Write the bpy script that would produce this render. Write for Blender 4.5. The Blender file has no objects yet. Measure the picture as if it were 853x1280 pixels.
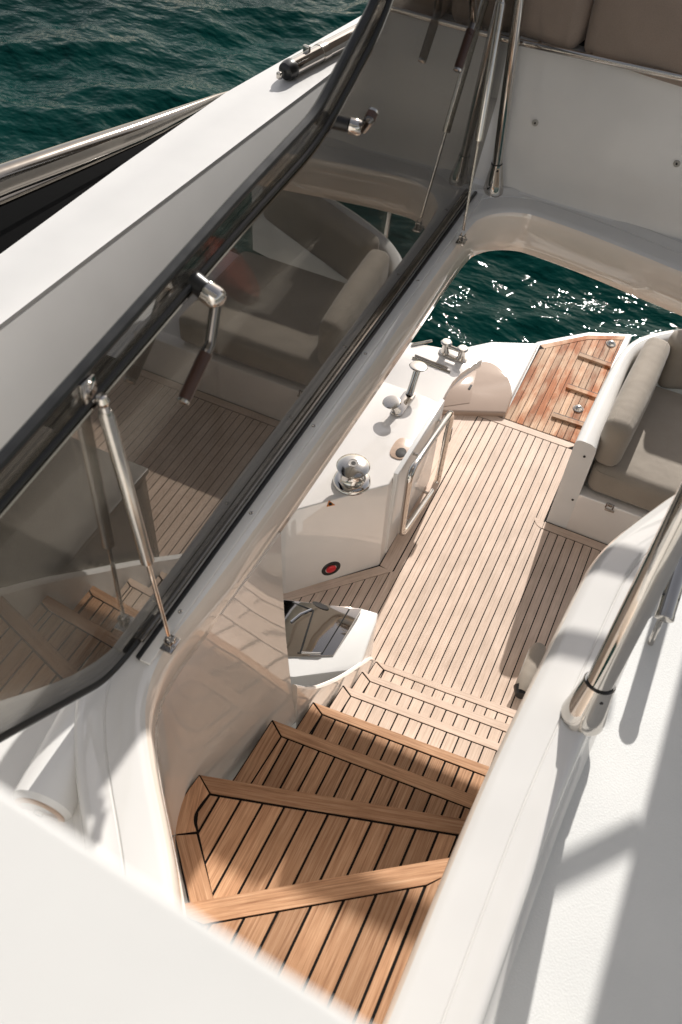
import bpy, bmesh, math, random
from mathutils import Vector, Matrix
random.seed(7)
SC = bpy.context.scene
COL = SC.collection

# ------------------------------------------------------------------ camera
FPX = 1100.0
ROWS = ((0.9020, -0.3597, 0.2391), (0.4290, 0.6807, -0.5938), (0.0508, 0.6382, 0.7682))   # world axes in camera axes
import numpy as np
def _basis():
    c = np.array([426.5, 640.0]); f = FPX
    d = np.array([1220 - c[0], -(-620 - c[1]), -f]); Y = d / np.linalg.norm(d)
    p = np.array([2220 - c[0], -(-540 - c[1]), -f])
    n = np.cross(Y, p); n /= np.linalg.norm(n)
    if n[1] < 0: n = -n
    X = np.cross(Y, n)
    return np.array([X, Y, n])
RM = _basis()
CAM = np.array([0.0, 0.0, 3.7])
def at(px, py, z=None, x=None, y=None):
    """a point of the place seen at a photo pixel, on the level / upright plane it lies on"""
    d = RM @ np.array([px - 426.5, -(py - 640.0), -FPX])
    if z is not None: t = (z - CAM[2]) / d[2]
    elif x is not None: t = (x - CAM[0]) / d[0]
    else: t = (y - CAM[1]) / d[1]
    return Vector(CAM + t * d)

cam = bpy.data.cameras.new("camera"); co = bpy.data.objects.new("camera", cam); COL.objects.link(co)
m = Matrix([list(RM[0]) + [CAM[0]], list(RM[1]) + [CAM[1]], list(RM[2]) + [CAM[2]], [0, 0, 0, 1]])
co.matrix_world = m
cam.sensor_fit = 'VERTICAL'; cam.sensor_height = 36.0; cam.sensor_width = 24.0
cam.lens = FPX / 1280 * 36.0
cam.clip_start = 0.02; cam.clip_end = 6000
cam.dof.use_dof = True; cam.dof.focus_distance = 3.4; cam.dof.aperture_fstop = (cam.lens / 1000) / 0.0062
SC.camera = co

# ------------------------------------------------------------------ light
SUN_EL, SUN_AZ = 32.0, -3.6           # degrees; azimuth from +Y (aft) towards +X
w = bpy.data.worlds.new("World"); SC.world = w; w.use_nodes = True
nt = w.node_tree; bg = nt.nodes["Background"]
sky = nt.nodes.new("ShaderNodeTexSky"); sky.sky_type = 'NISHITA'; sky.sun_disc = False
sky.sun_elevation = math.radians(SUN_EL); sky.sun_rotation = math.radians(SUN_AZ)
sky.air_density = 1.0; sky.dust_density = 1.0; sky.ozone_density = 1.0
hz = nt.nodes.new("ShaderNodeHueSaturation"); hz.inputs["Saturation"].default_value = 0.5      # hazy, milky daylight sky
wm = nt.nodes.new("ShaderNodeMix"); wm.data_type = 'RGBA'; wm.blend_type = 'MULTIPLY'; wm.inputs[0].default_value = 1.0
wm.inputs[7].default_value = (1.0, 0.92, 0.84, 1)
nt.links.new(sky.outputs[0], hz.inputs["Color"]); nt.links.new(hz.outputs[0], wm.inputs[6])
nt.links.new(wm.outputs[2], bg.inputs[0]); bg.inputs[1].default_value = 0.13
sl = bpy.data.lights.new("sun", 'SUN'); so = bpy.data.objects.new("sun", sl); COL.objects.link(so)
sl.energy = 4.5; sl.angle = math.radians(0.53); sl.color = (1.0, 0.962, 0.912)
sd = Vector((math.sin(math.radians(SUN_AZ)) * math.cos(math.radians(SUN_EL)), math.cos(math.radians(SUN_AZ)) * math.cos(math.radians(SUN_EL)), math.sin(math.radians(SUN_EL))))
so.rotation_euler = sd.to_track_quat('Z', 'Y').to_euler()
SC.view_settings.view_transform = 'Standard'; SC.view_settings.look = 'None'
SC.view_settings.exposure = 0.24; SC.view_settings.gamma = 1.0
SC.cycles.max_bounces = 10; SC.cycles.glossy_bounces = 6; SC.cycles.transparent_max_bounces = 12
SC.cycles.sample_clamp_indirect = 6.0

# ------------------------------------------------------------------ materials
def mat(name):
    M = bpy.data.materials.new(name); M.use_nodes = True
    n = M.node_tree.nodes; l = M.node_tree.links
    return M, n, l, n["Principled BSDF"]
def node(n, t, **k):
    x = n.new(t)
    for a, b in k.items(): setattr(x, a, b)
    return x
def ramp(n, stops):
    r = n.new("ShaderNodeValToRGB"); e = r.color_ramp.elements
    while len(e) < len(stops): e.new(0.5)
    for i, (p, c) in enumerate(stops): e[i].position = p; e[i].color = (*c, 1)
    return r
def noise(n, l, vec, scale, detail=3, rough=0.5):
    t = n.new("ShaderNodeTexNoise"); t.inputs["Scale"].default_value = scale; t.inputs["Detail"].default_value = detail
    t.inputs["Roughness"].default_value = rough
    if vec is not None: l.new(vec, t.inputs["Vector"])
    return t
def bump(n, l, h, b, strength, dist, prev=None):
    u = n.new("ShaderNodeBump"); u.inputs["Strength"].default_value = strength; u.inputs["Distance"].default_value = dist
    l.new(h, u.inputs["Height"]); 
    if prev: l.new(prev, u.inputs["Normal"])
    l.new(u.outputs[0], b.inputs["Normal"]); return u.outputs[0]

def gelcoat(name, col=(0.74, 0.725, 0.70), rough=0.12, wav=0.15, spec=0.5, coat=0.0, ior=1.5):
    M, n, l, b = mat(name)
    g = node(n, "ShaderNodeNewGeometry")
    a = noise(n, l, g.outputs["Position"], 7.0, 2)
    r = ramp(n, [(0.3, tuple(c * 0.955 for c in col)), (0.7, col)]); l.new(a.outputs[0], r.inputs[0])
    l.new(r.outputs[0], b.inputs["Base Color"])
    f = noise(n, l, g.outputs["Position"], 55, 3)
    mr = node(n, "ShaderNodeMapRange"); mr.inputs[3].default_value = rough * 0.7; mr.inputs[4].default_value = rough * 1.5
    l.new(f.outputs[0], mr.inputs[0]); l.new(mr.outputs[0], b.inputs["Roughness"])
    b.inputs["Specular IOR Level"].default_value = spec
    b.inputs["IOR"].default_value = ior; b.inputs["Coat Weight"].default_value = coat; b.inputs["Coat Roughness"].default_value = 0.03; b.inputs["Coat IOR"].default_value = 1.75
    h = noise(n, l, g.outputs["Position"], 3.2, 2); p = bump(n, l, h.outputs[0], b, wav, 0.02)
    if coat: l.new(p, b.inputs["Coat Normal"])
    return M
GEL = gelcoat("white_gelcoat", rough=0.12, wav=0.03)
GLOSS = gelcoat("polished_gelcoat", (0.80, 0.755, 0.71), rough=0.03, wav=0.012, spec=0.5, ior=1.95)
WALLG = gelcoat("wall_bounce_gelcoat", (0.88, 0.80, 0.725), rough=0.03, wav=0.012, spec=0.5, ior=2.05)  # warm tint paints in bounce from sunlit teak on the stair walls
RIM = gelcoat("rim_gelcoat", (0.72, 0.70, 0.67), rough=0.02, wav=0.008, ior=1.85)
CONSOLE = gelcoat("console_gelcoat", (0.69, 0.685, 0.67), rough=0.4, wav=0.02)
SATIN = gelcoat("satin_gelcoat", rough=0.32, wav=0.05)

def nonskid():
    M, n, l, b = mat("nonskid_deck")
    g = node(n, "ShaderNodeNewGeometry")
    v = node(n, "ShaderNodeTexVoronoi"); v.inputs["Scale"].default_value = 260; l.new(g.outputs["Position"], v.inputs["Vector"])
    a = noise(n, l, g.outputs["Position"], 4, 3)
    r = ramp(n, [(0.3, (0.67, 0.67, 0.65)), (0.75, (0.735, 0.73, 0.705))]); l.new(a.outputs[0], r.inputs[0])
    l.new(r.outputs[0], b.inputs["Base Color"]); b.inputs["Roughness"].default_value = 0.5
    bump(n, l, v.outputs["Distance"], b, 0.35, 0.0009)
    return M
NONSKID = nonskid()

def teak(name, dark, mid, light, rough=0.55, stain=None, vary=(0.72, 1.14)):
    M, n, l, b = mat(name)
    tc = node(n, "ShaderNodeTexCoord"); oi = node(n, "ShaderNodeObjectInfo")
    mu = node(n, "ShaderNodeMath", operation='MULTIPLY'); mu.inputs[1].default_value = 37.0; l.new(oi.outputs["Random"], mu.inputs[0])
    cx = node(n, "ShaderNodeCombineXYZ"); l.new(mu.outputs[0], cx.inputs[0]); l.new(mu.outputs[0], cx.inputs[1])
    ad = node(n, "ShaderNodeVectorMath", operation='ADD'); l.new(tc.outputs["Object"], ad.inputs[0]); l.new(cx.outputs[0], ad.inputs[1])
    mp = node(n, "ShaderNodeMapping"); mp.inputs["Scale"].default_value = (3.0, 95.0, 30.0); l.new(ad.outputs[0], mp.inputs["Vector"])
    g1 = noise(n, l, mp.outputs[0], 1.6, 5, 0.62)
    mp2 = node(n, "ShaderNodeMapping"); mp2.inputs["Scale"].default_value = (9.0, 420.0, 60.0); l.new(ad.outputs[0], mp2.inputs["Vector"])
    g2 = noise(n, l, mp2.outputs[0], 1.0, 3, 0.6)
    mx = node(n, "ShaderNodeMix"); mx.data_type = 'FLOAT'; mx.inputs[0].default_value = 0.38
    l.new(g1.outputs[0], mx.inputs[2]); l.new(g2.outputs[0], mx.inputs[3])
    r = ramp(n, [(0.30, dark), (0.50, mid), (0.70, light)]); l.new(mx.outputs[0], r.inputs[0])
    hs = node(n, "ShaderNodeHueSaturation"); l.new(r.outputs[0], hs.inputs["Color"])
    mr = node(n, "ShaderNodeMapRange"); mr.inputs[3].default_value = vary[0]; mr.inputs[4].default_value = vary[1]
    l.new(oi.outputs["Random"], mr.inputs[0]); l.new(mr.outputs[0], hs.inputs["Value"])
    out = hs.outputs[0]
    gw_ = node(n, "ShaderNodeNewGeometry"); wn = noise(n, l, gw_.outputs["Position"], 6.5, 4, 0.6)
    wr = ramp(n, [(0.30, (0.86, 0.85, 0.84)), (0.68, (1.04, 1.04, 1.05))]); l.new(wn.outputs[0], wr.inputs[0])
    wm_ = node(n, "ShaderNodeMix"); wm_.data_type = 'RGBA'; wm_.blend_type = 'MULTIPLY'; wm_.inputs[0].default_value = 1.0
    l.new(out, wm_.inputs[6]); l.new(wr.outputs[0], wm_.inputs[7]); out = wm_.outputs[2]
    if stain:
        g = node(n, "ShaderNodeNewGeometry")
        sm = node(n, "ShaderNodeMapping"); sm.inputs["Scale"].default_value = (1.6, 0.55, 1.0); l.new(g.outputs["Position"], sm.inputs["Vector"])
        s = noise(n, l, sm.outputs[0], 5.5, 5, 0.6)
        sr = ramp(n, [(0.44, (0, 0, 0)), (0.60, (1, 1, 1))]); l.new(s.outputs[0], sr.inputs[0])
        m2 = node(n, "ShaderNodeMix"); m2.data_type = 'RGBA'; m2.blend_type = 'MULTIPLY'; l.new(sr.outputs[0], m2.inputs[0])
        l.new(out, m2.inputs[6]); m2.inputs[7].default_value = (*stain, 1); out = m2.outputs[2]
    l.new(out, b.inputs["Base Color"]); b.inputs["Roughness"].default_value = rough
    b.inputs["Specular IOR Level"].default_value = 0.2
    bump(n, l, mx.outputs[0], b, 0.35, 0.0012)
    return M
TEAK_PALE = teak("silvered_teak", (0.49, 0.355, 0.265), (0.68, 0.52, 0.41), (0.77, 0.62, 0.505), vary=(0.92, 1.05))
TEAK = teak("warm_teak", (0.24, 0.108, 0.054), (0.545, 0.305, 0.170), (0.75, 0.485, 0.305), 0.5)
TEAK_WORN = teak("weathered_teak", (0.30, 0.155, 0.08), (0.54, 0.345, 0.215), (0.76, 0.57, 0.42), 0.65, (0.68, 0.36, 0.19))

def plain(name, col, rough=0.4, metal=0.0, spec=0.5, var=0.12, scale=30, bmp=0.0):
    M, n, l, b = mat(name)
    g = node(n, "ShaderNodeNewGeometry"); a = noise(n, l, g.outputs["Position"], scale, 4)
    r = ramp(n, [(0.3, tuple(c * (1 - var) for c in col)), (0.7, tuple(min(1, c * (1 + var)) for c in col))])
    l.new(a.outputs[0], r.inputs[0]); l.new(r.outputs[0], b.inputs["Base Color"])
    mr = node(n, "ShaderNodeMapRange"); mr.inputs[3].default_value = rough * 0.75; mr.inputs[4].default_value = rough * 1.3
    l.new(a.outputs[0], mr.inputs[0]); l.new(mr.outputs[0], b.inputs["Roughness"])
    b.inputs["Metallic"].default_value = metal; b.inputs["Specular IOR Level"].default_value = spec
    if bmp: bump(n, l, a.outputs[0], b, bmp, 0.002)
    return M
CAULK = plain("black_caulk", (0.014, 0.012, 0.011), 0.7, spec=0.06)
RUBBER = plain("black_rubber", (0.012, 0.012, 0.012), 0.35)
CHROME = plain("polished_steel", (0.58, 0.55, 0.515), 0.045, 1.0, var=0.03)
STEEL = plain("brushed_steel", (0.55, 0.52, 0.48), 0.17, 1.0, var=0.06)
BRONZE = plain("dark_anodised_metal", (0.30, 0.27, 0.235), 0.13, 1.0, var=0.08)
RAILM = plain("grey_polished_metal", (0.27, 0.25, 0.225), 0.10, 1.0, var=0.03)
DARKMETAL = plain("dark_chrome", (0.20, 0.18, 0.165), 0.08, 1.0, var=0.05)
GLASSBLACK = plain("black_side_glass", (0.004, 0.004, 0.004), 0.6, spec=0.02)
HOLE = plain("dark_recess", (0.02, 0.016, 0.013), 0.7)
RED = plain("red_plastic", (0.62, 0.02, 0.03), 0.3)
ORANGE = plain("orange_sticker", (0.75, 0.25, 0.04), 0.5)
TAN = plain("tan_moulding", (0.50, 0.36, 0.27), 0.3)
TAN2 = plain("pale_plate", (0.62, 0.58, 0.53), 0.3)
GREYDK = plain("grey_brown_block", (0.13, 0.115, 0.10), 0.35)
GREYTRIM = plain("grey_trim", (0.42, 0.40, 0.36), 0.35)
MAROON = plain("maroon_leather", (0.46, 0.09, 0.055), 0.45, bmp=0.2, scale=80)
LEATHER = plain("dark_brown_grip", (0.05, 0.022, 0.014), 0.3)

def fabric(name, col):
    M, n, l, b = mat(name)
    g = node(n, "ShaderNodeNewGeometry")
    a = noise(n, l, g.outputs["Position"], 5, 3); c2 = noise(n, l, g.outputs["Position"], 420, 2)
    mx = node(n, "ShaderNodeMix"); mx.data_type = 'FLOAT'; mx.inputs[0].default_value = 0.45
    l.new(a.outputs[0], mx.inputs[2]); l.new(c2.outputs[0], mx.inputs[3])
    r = ramp(n, [(0.3, tuple(c * 0.8 for c in col)), (0.7, tuple(c * 1.12 for c in col))]); l.new(mx.outputs[0], r.inputs[0])
    l.new(r.outputs[0], b.inputs["Base Color"]); b.inputs["Roughness"].default_value = 0.85
    b.inputs["Sheen Weight"].default_value = 0.15
    p = bump(n, l, c2.outputs[0], b, 0.35, 0.001); h = noise(n, l, g.outputs["Position"], 9, 2)
    bump(n, l, h.outputs[0], b, 0.35, 0.02, p)
    return M
FABRIC = fabric("taupe_fabric", (0.31, 0.265, 0.215))
FABRIC_BROWN = fabric("brown_fabric", (0.31, 0.245, 0.20))

def tinted():
    M, n, l, b = mat("tinted_acrylic"); n.remove(b)
    tr = node(n, "ShaderNodeBsdfTransparent"); tr.inputs[0].default_value = (0.47, 0.455, 0.43, 1)
    gl = node(n, "ShaderNodeBsdfGlossy"); gl.inputs["Roughness"].default_value = 0.0; gl.inputs[0].default_value = (0.93, 0.92, 0.90, 1)
    fr = node(n, "ShaderNodeLayerWeight"); fr.inputs[0].default_value = 0.35
    mr = node(n, "ShaderNodeMapRange"); mr.inputs[3].default_value = 0.12; mr.inputs[4].default_value = 0.8
    l.new(fr.outputs["Fresnel"], mr.inputs[0])
    mx = node(n, "ShaderNodeMixShader"); l.new(mr.outputs[0], mx.inputs[0]); l.new(tr.outputs[0], mx.inputs[1]); l.new(gl.outputs[0], mx.inputs[2])
    df = node(n, "ShaderNodeBsdfDiffuse"); df.inputs[0].default_value = (0.55, 0.53, 0.50, 1)
    g = node(n, "ShaderNodeNewGeometry"); h = noise(n, l, g.outputs["Position"], 2.0, 1)
    d1 = noise(n, l, g.outputs["Position"], 5.0, 5, 0.7); d2 = noise(n, l, g.outputs["Position"], 130.0, 2, 0.5)
    pr = node(n, "ShaderNodeMath", operation='MULTIPLY'); l.new(d1.outputs[0], pr.inputs[0]); l.new(d2.outputs[0], pr.inputs[1])
    dr_ = node(n, "ShaderNodeMapRange"); dr_.inputs[1].default_value = 0.24; dr_.inputs[2].default_value = 0.46; dr_.inputs[3].default_value = 0.002; dr_.inputs[4].default_value = 0.05
    l.new(pr.outputs[0], dr_.inputs[0])
    m3 = node(n, "ShaderNodeMixShader"); l.new(dr_.outputs[0], m3.inputs[0]); l.new(mx.outputs[0], m3.inputs[1]); l.new(df.outputs[0], m3.inputs[2])
    l.new(m3.outputs[0], n["Material Output"].inputs[0])
    u = node(n, "ShaderNodeBump"); u.inputs["Strength"].default_value = 0.02; u.inputs["Distance"].default_value = 0.02
    l.new(h.outputs[0], u.inputs["Height"]); l.new(u.outputs[0], gl.inputs["Normal"])
    return M
TINT = tinted()

def sea_mat():
    M, n, l, b = mat("sea_water")
    g = node(n, "ShaderNodeNewGeometry")
    a = noise(n, l, g.outputs["Position"], 0.35, 3)
    r = ramp(n, [(0.3, (0.0006, 0.018, 0.0155)), (0.7, (0.0012, 0.034, 0.029))]); l.new(a.outputs[0], r.inputs[0])
    l.new(r.outputs[0], b.inputs["Base Color"]); b.inputs["Roughness"].default_value = 0.045
    b.inputs["IOR"].default_value = 1.33; b.inputs["Specular IOR Level"].default_value = 0.06
    mp = node(n, "ShaderNodeMapping"); mp.inputs["Rotation"].default_value = (0, 0, 0.35); mp.inputs["Scale"].default_value = (0.75, 1.25, 1)
    l.new(g.outputs["Position"], mp.inputs["Vector"])
    h1 = noise(n, l, mp.outputs[0], 4.2, 2.5, 0.5); p = bump(n, l, h1.outputs[0], b, 0.75, 0.08)
    h2 = noise(n, l, mp.outputs[0], 14, 1.2, 0.5); bump(n, l, h2.outputs[0], b, 0.45, 0.012, p)
    return M
SEA = sea_mat()

# ------------------------------------------------------------------ builders
WLOC = {}
def link(o, parent=None):
    COL.objects.link(o)
    if parent is not None: o.parent = parent
def meta(o, label=None, cat=None, group=None, kind=None):
    if label: o['label'] = label
    if cat: o['category'] = cat
    if group: o['group'] = group
    if kind: o['kind'] = kind
    return o
def thing(name, loc, label, cat, group=None, kind=None):
    o = bpy.data.objects.new(name, None); link(o); o.location = loc; o.empty_display_size = 0.05
    WLOC[o] = Vector(loc); return meta(o, label, cat, group, kind)
def obj(name, bm, material, parent=None, smooth=True, angle=35, origin=None):
    """bm holds world coordinates; it becomes one object, in its parent's frame"""
    if origin is None: origin = WLOC[parent] if parent is not None else Vector((0, 0, 0))
    origin = Vector(origin)
    bmesh.ops.translate(bm, verts=bm.verts, vec=-origin)
    bmesh.ops.recalc_face_normals(bm, faces=bm.faces)
    me = bpy.data.meshes.new(name); bm.to_mesh(me); bm.free()
    me.materials.append(material)
    if smooth:
        me.polygons.foreach_set("use_smooth", [True] * len(me.polygons)); me.set_sharp_from_angle(angle=math.radians(angle))
    o = bpy.data.objects.new(name, me); link(o, parent)
    WLOC[o] = origin; o.location = origin - (WLOC[parent] if parent is not None else Vector((0, 0, 0)))
    return o
def B(): return bmesh.new()
def bev(bm, w, seg=2, faces=None):
    bmesh.ops.bevel(bm, geom=[e for e in bm.edges], offset=w, segments=seg, affect='EDGES', profile=0.5, clamp_overlap=True)
def prism(pts, z0, z1, bevel=0, seg=2, bm=None):
    nb = B(); n = len(pts)
    lo = [nb.verts.new((p[0], p[1], z0)) for p in pts]; hi = [nb.verts.new((p[0], p[1], z1)) for p in pts]
    nb.faces.new(hi); nb.faces.new(lo[::-1])
    for i in range(n): nb.faces.new((lo[i], lo[(i + 1) % n], hi[(i + 1) % n], hi[i]))
    if bevel: bev(nb, bevel, seg)
    return join(bm, nb)
def join(bm, nb):
    if bm is None: return nb
    me = bpy.data.meshes.new("tmp"); nb.to_mesh(me); nb.free(); bm.from_mesh(me); bpy.data.meshes.remove(me); return bm
def box(c, s, bevel=0, seg=2, rot=None, bm=None):
    nb = B(); bmesh.ops.create_cube(nb, size=1.0)
    bmesh.ops.scale(nb, vec=s, verts=nb.verts)
    if bevel: bev(nb, bevel, seg)
    if rot is not None: bmesh.ops.transform(nb, matrix=rot.to_4x4(), verts=nb.verts)
    bmesh.ops.translate(nb, vec=c, verts=nb.verts)
    return join(bm, nb)
def frame_of(d):
    return Vector(d).normalized().to_track_quat('Z', 'Y').to_matrix()
def tube(pts, r, n=14, caps=True, bm=None, closed=False):
    nb = B(); pts = [Vector(p) for p in pts]; k = len(pts)
    rs = r if isinstance(r, (list, tuple)) else [r] * k
    rings = []; up = None
    for i, p in enumerate(pts):
        if closed: t = (pts[(i + 1) % k] - pts[i - 1])
        else: t = pts[min(i + 1, k - 1)] - pts[max(i - 1, 0)]
        t.normalize()
        if up is None:
            up = Vector((0, 0, 1)) if abs(t.z) < 0.9 else Vector((0, 1, 0))
        a = t.cross(up).normalized(); bb = a.cross(t).normalized(); up = bb
        rings.append([nb.verts.new(p + (a * math.cos(2 * math.pi * j / n) + bb * math.sin(2 * math.pi * j / n)) * rs[i]) for j in range(n)])
    for i in range(k if closed else k - 1):
        A, C = rings[i], rings[(i + 1) % k]
        for j in range(n): nb.faces.new((A[j], A[(j + 1) % n], C[(j + 1) % n], C[j]))
    if caps and not closed: nb.faces.new(rings[0][::-1]); nb.faces.new(rings[-1])
    return join(bm, nb)
def lathe(profile, base, axis=(0, 0, 1), n=28, bm=None):
    nb = B(); R = frame_of(axis); rings = []
    for (r, h) in profile:
        if r < 1e-5: rings.append([nb.verts.new(Vector(base) + R @ Vector((0, 0, h)))])
        else: rings.append([nb.verts.new(Vector(base) + R @ Vector((r * math.cos(2 * math.pi * j / n), r * math.sin(2 * math.pi * j / n), h))) for j in range(n)])
    for i in range(len(rings) - 1):
        A, C = rings[i], rings[i + 1]
        for j in range(n):
            q = [A[j % len(A)], A[(j + 1) % len(A)], C[(j + 1) % len(C)], C[j % len(C)]]
            q = [v for k2, v in enumerate(q) if v not in q[:k2]]
            if len(q) > 2: nb.faces.new(q)
    if len(rings[0]) > 1: nb.faces.new(rings[0][::-1])
    if len(rings[-1]) > 1: nb.faces.new(rings[-1])
    return join(bm, nb)
def loft(rings, closed_ring=False, closed_path=False, bm=None):
    nb = B(); V = [[nb.verts.new(p) for p in r] for r in rings]; k = len(V); n = len(V[0])
    for i in range(k if closed_path else k - 1):
        A, C = V[i], V[(i + 1) % k]
        for j in range(n if closed_ring else n - 1): nb.faces.new((A[j], A[(j + 1) % n], C[(j + 1) % n], C[j]))
    return join(bm, nb)
def clip(poly, a, b, c):
    """keep the part of poly where a*x + b*y <= c"""
    out = []
    for i in range(len(poly)):
        P, Q = poly[i], poly[(i + 1) % len(poly)]
        dp, dq = a * P[0] + b * P[1] - c, a * Q[0] + b * Q[1] - c
        if dp <= 0: out.append(P)
        if dp * dq < 0:
            t = dp / (dp - dq); out.append((P[0] + t * (Q[0] - P[0]), P[1] + t * (Q[1] - P[1])))
    return out
def area(p): return sum(p[i][0] * p[(i + 1) % len(p)][1] - p[(i + 1) % len(p)][0] * p[i][1] for i in range(len(p))) / 2
def inset(poly, d):
    """shrink a convex polygon"""
    if area(poly) < 0: poly = poly[::-1]
    src = list(poly); out = list(poly)
    for i in range(len(src)):
        P, Q = src[i], src[(i + 1) % len(src)]
        ex, ey = Q[0] - P[0], Q[1] - P[1]; L = math.hypot(ex, ey)
        if L < 1e-6: continue
        a, b = ey / L, -ex / L
        out = clip(out, a, b, a * P[0] + b * P[1] - d)
        if len(out) < 3: return []
    return out
def plank(name, poly, z, thick, ang, material, parent):
    """one board: flat polygon in plan, local x along its grain"""
    if len(poly) < 3 or abs(area(poly)) < 2e-5: return None
    if area(poly) < 0: poly = poly[::-1]
    cx = sum(p[0] for p in poly) / len(poly); cy = sum(p[1] for p in poly) / len(poly)
    ca, sa = math.cos(-ang), math.sin(-ang)
    loc = [((p[0] - cx) * ca - (p[1] - cy) * sa, (p[0] - cx) * sa + (p[1] - cy) * ca) for p in poly]
    bm = prism(loc, -thick, 0)
    zj = z + random.uniform(-0.0006, 0.0004)
    o = obj(name, bm, material, parent, smooth=False, origin=(0, 0, 0))
    o.location = Vector((cx, cy, zj)) - WLOC[parent]; o.rotation_euler = (0, 0, ang)
    return o
def strips(poly, x0, pitch, gap, z, thick, material, parent, name='plank', y_only=None):
    xs = [p[0] for p in poly]; k = math.floor((min(xs) - x0) / pitch)
    while x0 + k * pitch < max(xs):
        q = clip(poly, -1, 0, -(x0 + k * pitch + gap / 2)); 
        if len(q) > 2: q = clip(q, 1, 0, x0 + (k + 1) * pitch - gap / 2)
        if len(q) > 2: plank(name, q, z, thick, math.pi / 2, material, parent)
        k += 1
def arc(cx, cy, r, a0, a1, n):
    return [(cx + r * math.cos(math.radians(a0 + (a1 - a0) * i / n)), cy + r * math.sin(math.radians(a0 + (a1 - a0) * i / n))) for i in range(n + 1)]
def smooth_path(pts, it=2):
    for _ in range(it):
        q = []
        for i in range(len(pts)):
            P, Q = pts[i], pts[(i + 1) % len(pts)]
            q += [tuple(0.75 * a + 0.25 * b for a, b in zip(P, Q)), tuple(0.25 * a + 0.75 * b for a, b in zip(P, Q))]
        pts = q
    return pts
def open_smooth(pts, it=2):
    for _ in range(it):
        q = [pts[0]]
        for i in range(len(pts) - 1):
            P, Q = pts[i], pts[i + 1]
            q += [tuple(0.75 * a + 0.25 * b for a, b in zip(P, Q)), tuple(0.25 * a + 0.75 * b for a, b in zip(P, Q))]
        pts = q + [pts[-1]]
    return pts

# ------------------------------------------------------------------ sea
def build_sea():
    rng = np.random.default_rng(3)
    def axis(lo, hi, step, far):
        mid = np.arange(lo, hi, step); out = [hi]; s = step
        while out[-1] < far: s *= 1.22; out.append(out[-1] + s)
        neg = [lo]; s = step
        while neg[-1] > -far: s *= 1.22; neg.append(neg[-1] - s)
        return np.array(neg[:0:-1] + list(mid) + out)
    xs = axis(-16, 4, 0.055, 4000); ys = axis(3, 22, 0.055, 4000)
    X, Y = np.meshgrid(xs, ys); Zh = np.zeros_like(X); DX = np.zeros_like(X); DY = np.zeros_like(X)
    fade = np.clip(1.6 - np.hypot(X, Y) / 60, 0, 1)
    for i in range(46):
        L = 10 ** rng.uniform(math.log10(0.32), math.log10(3.6)); th = rng.normal(1.95, 0.55); k = 2 * math.pi / L
        A = 0.0150 * L ** 0.85 * rng.uniform(0.5, 1.1) / 2.0; ph = rng.uniform(0, 6.28)
        a = k * (X * math.cos(th) + Y * math.sin(th)) + ph
        Zh += A * np.cos(a) * fade; DX += -0.9 * A * math.cos(th) * np.sin(a) * fade; DY += -0.9 * A * math.sin(th) * np.sin(a) * fade
    v = np.stack([X + DX, Y + DY, Zh - 1.0], -1).reshape(-1, 3)
    ny, nx = X.shape; idx = np.arange(ny * nx).reshape(ny, nx)
    f = np.stack([idx[:-1, :-1], idx[:-1, 1:], idx[1:, 1:], idx[1:, :-1]], -1).reshape(-1, 4)
    me = bpy.data.meshes.new("sea"); me.vertices.add(len(v)); me.vertices.foreach_set("co", v.ravel())
    me.loops.add(f.size); me.loops.foreach_set("vertex_index", f.ravel().astype(np.int32))
    me.polygons.add(len(f)); me.polygons.foreach_set("loop_start", np.arange(0, f.size, 4, dtype=np.int32))
    me.update(); me.validate(); me.polygons.foreach_set("use_smooth", [True] * len(me.polygons))
    me.materials.append(SEA); o = bpy.data.objects.new("sea", me); link(o)
    meta(o, "dark green rippled sea around the yacht", kind='structure')
build_sea()

# ------------------------------------------------------------------ hull and decks
FZ = 0.0
HULL_PLAN = [(-1.75, -2.5), (1.75, -2.5), (1.75, 4.3), (0.4, 4.05), (-0.62, 4.02), (-1.35, 3.78), (-1.7, 2.8)]
hull = obj('hull', prism(HULL_PLAN, -1.3, -0.03, 0.02), GEL); meta(hull, "white yacht hull under the teak cockpit floor", kind='structure')

# cockpit floor: black bed, boards one by one
floor = thing('cockpit_floor', (0, 3, 0), "pale teak planked cockpit floor below the stairs", None, kind='structure')
obj('caulking_bed', prism([(-1.5, 1.0), (1.6, 1.0), (1.6, 3.34), (-0.115, 3.34), (-0.115, 3.998), (-1.2, 3.998), (-1.5, 3.3)], -0.03, -0.003), CAULK, floor)
PITCH, X0 = 0.0478, -0.178
cabA, cabB = Vector((-1.19, 2.235)), Vector((-0.815, 2.625))        # front corner line of the mooring cabinet
dirc = (cabB - cabA).normalized(); nrm = Vector((dirc.y, -dirc.x))   # points to the front right
wb = 0.055
cl = nrm.dot(cabA)
main = [(-0.735, 1.45), (-0.130, 1.45), (-0.130, 3.936), (-0.735, 3.936)]
strips(main, X0, PITCH, 0.0054, 0, 0.006, TEAK_PALE, floor)
right = [(-0.130, 1.0), (1.35, 1.0), (1.35, 3.268), (-0.130, 3.268)]
strips(right, X0, PITCH, 0.0054, 0, 0.006, TEAK_PALE, floor)
left = [(-1.45, 1.15), (-0.735, 1.15), (-0.735, 3.2), (-1.45, 3.2)]
left = clip(left, -nrm.x, -nrm.y, -(cl + wb))
strips(left, X0, PITCH, 0.0054, 0, 0.006, TEAK_PALE, floor)
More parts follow.
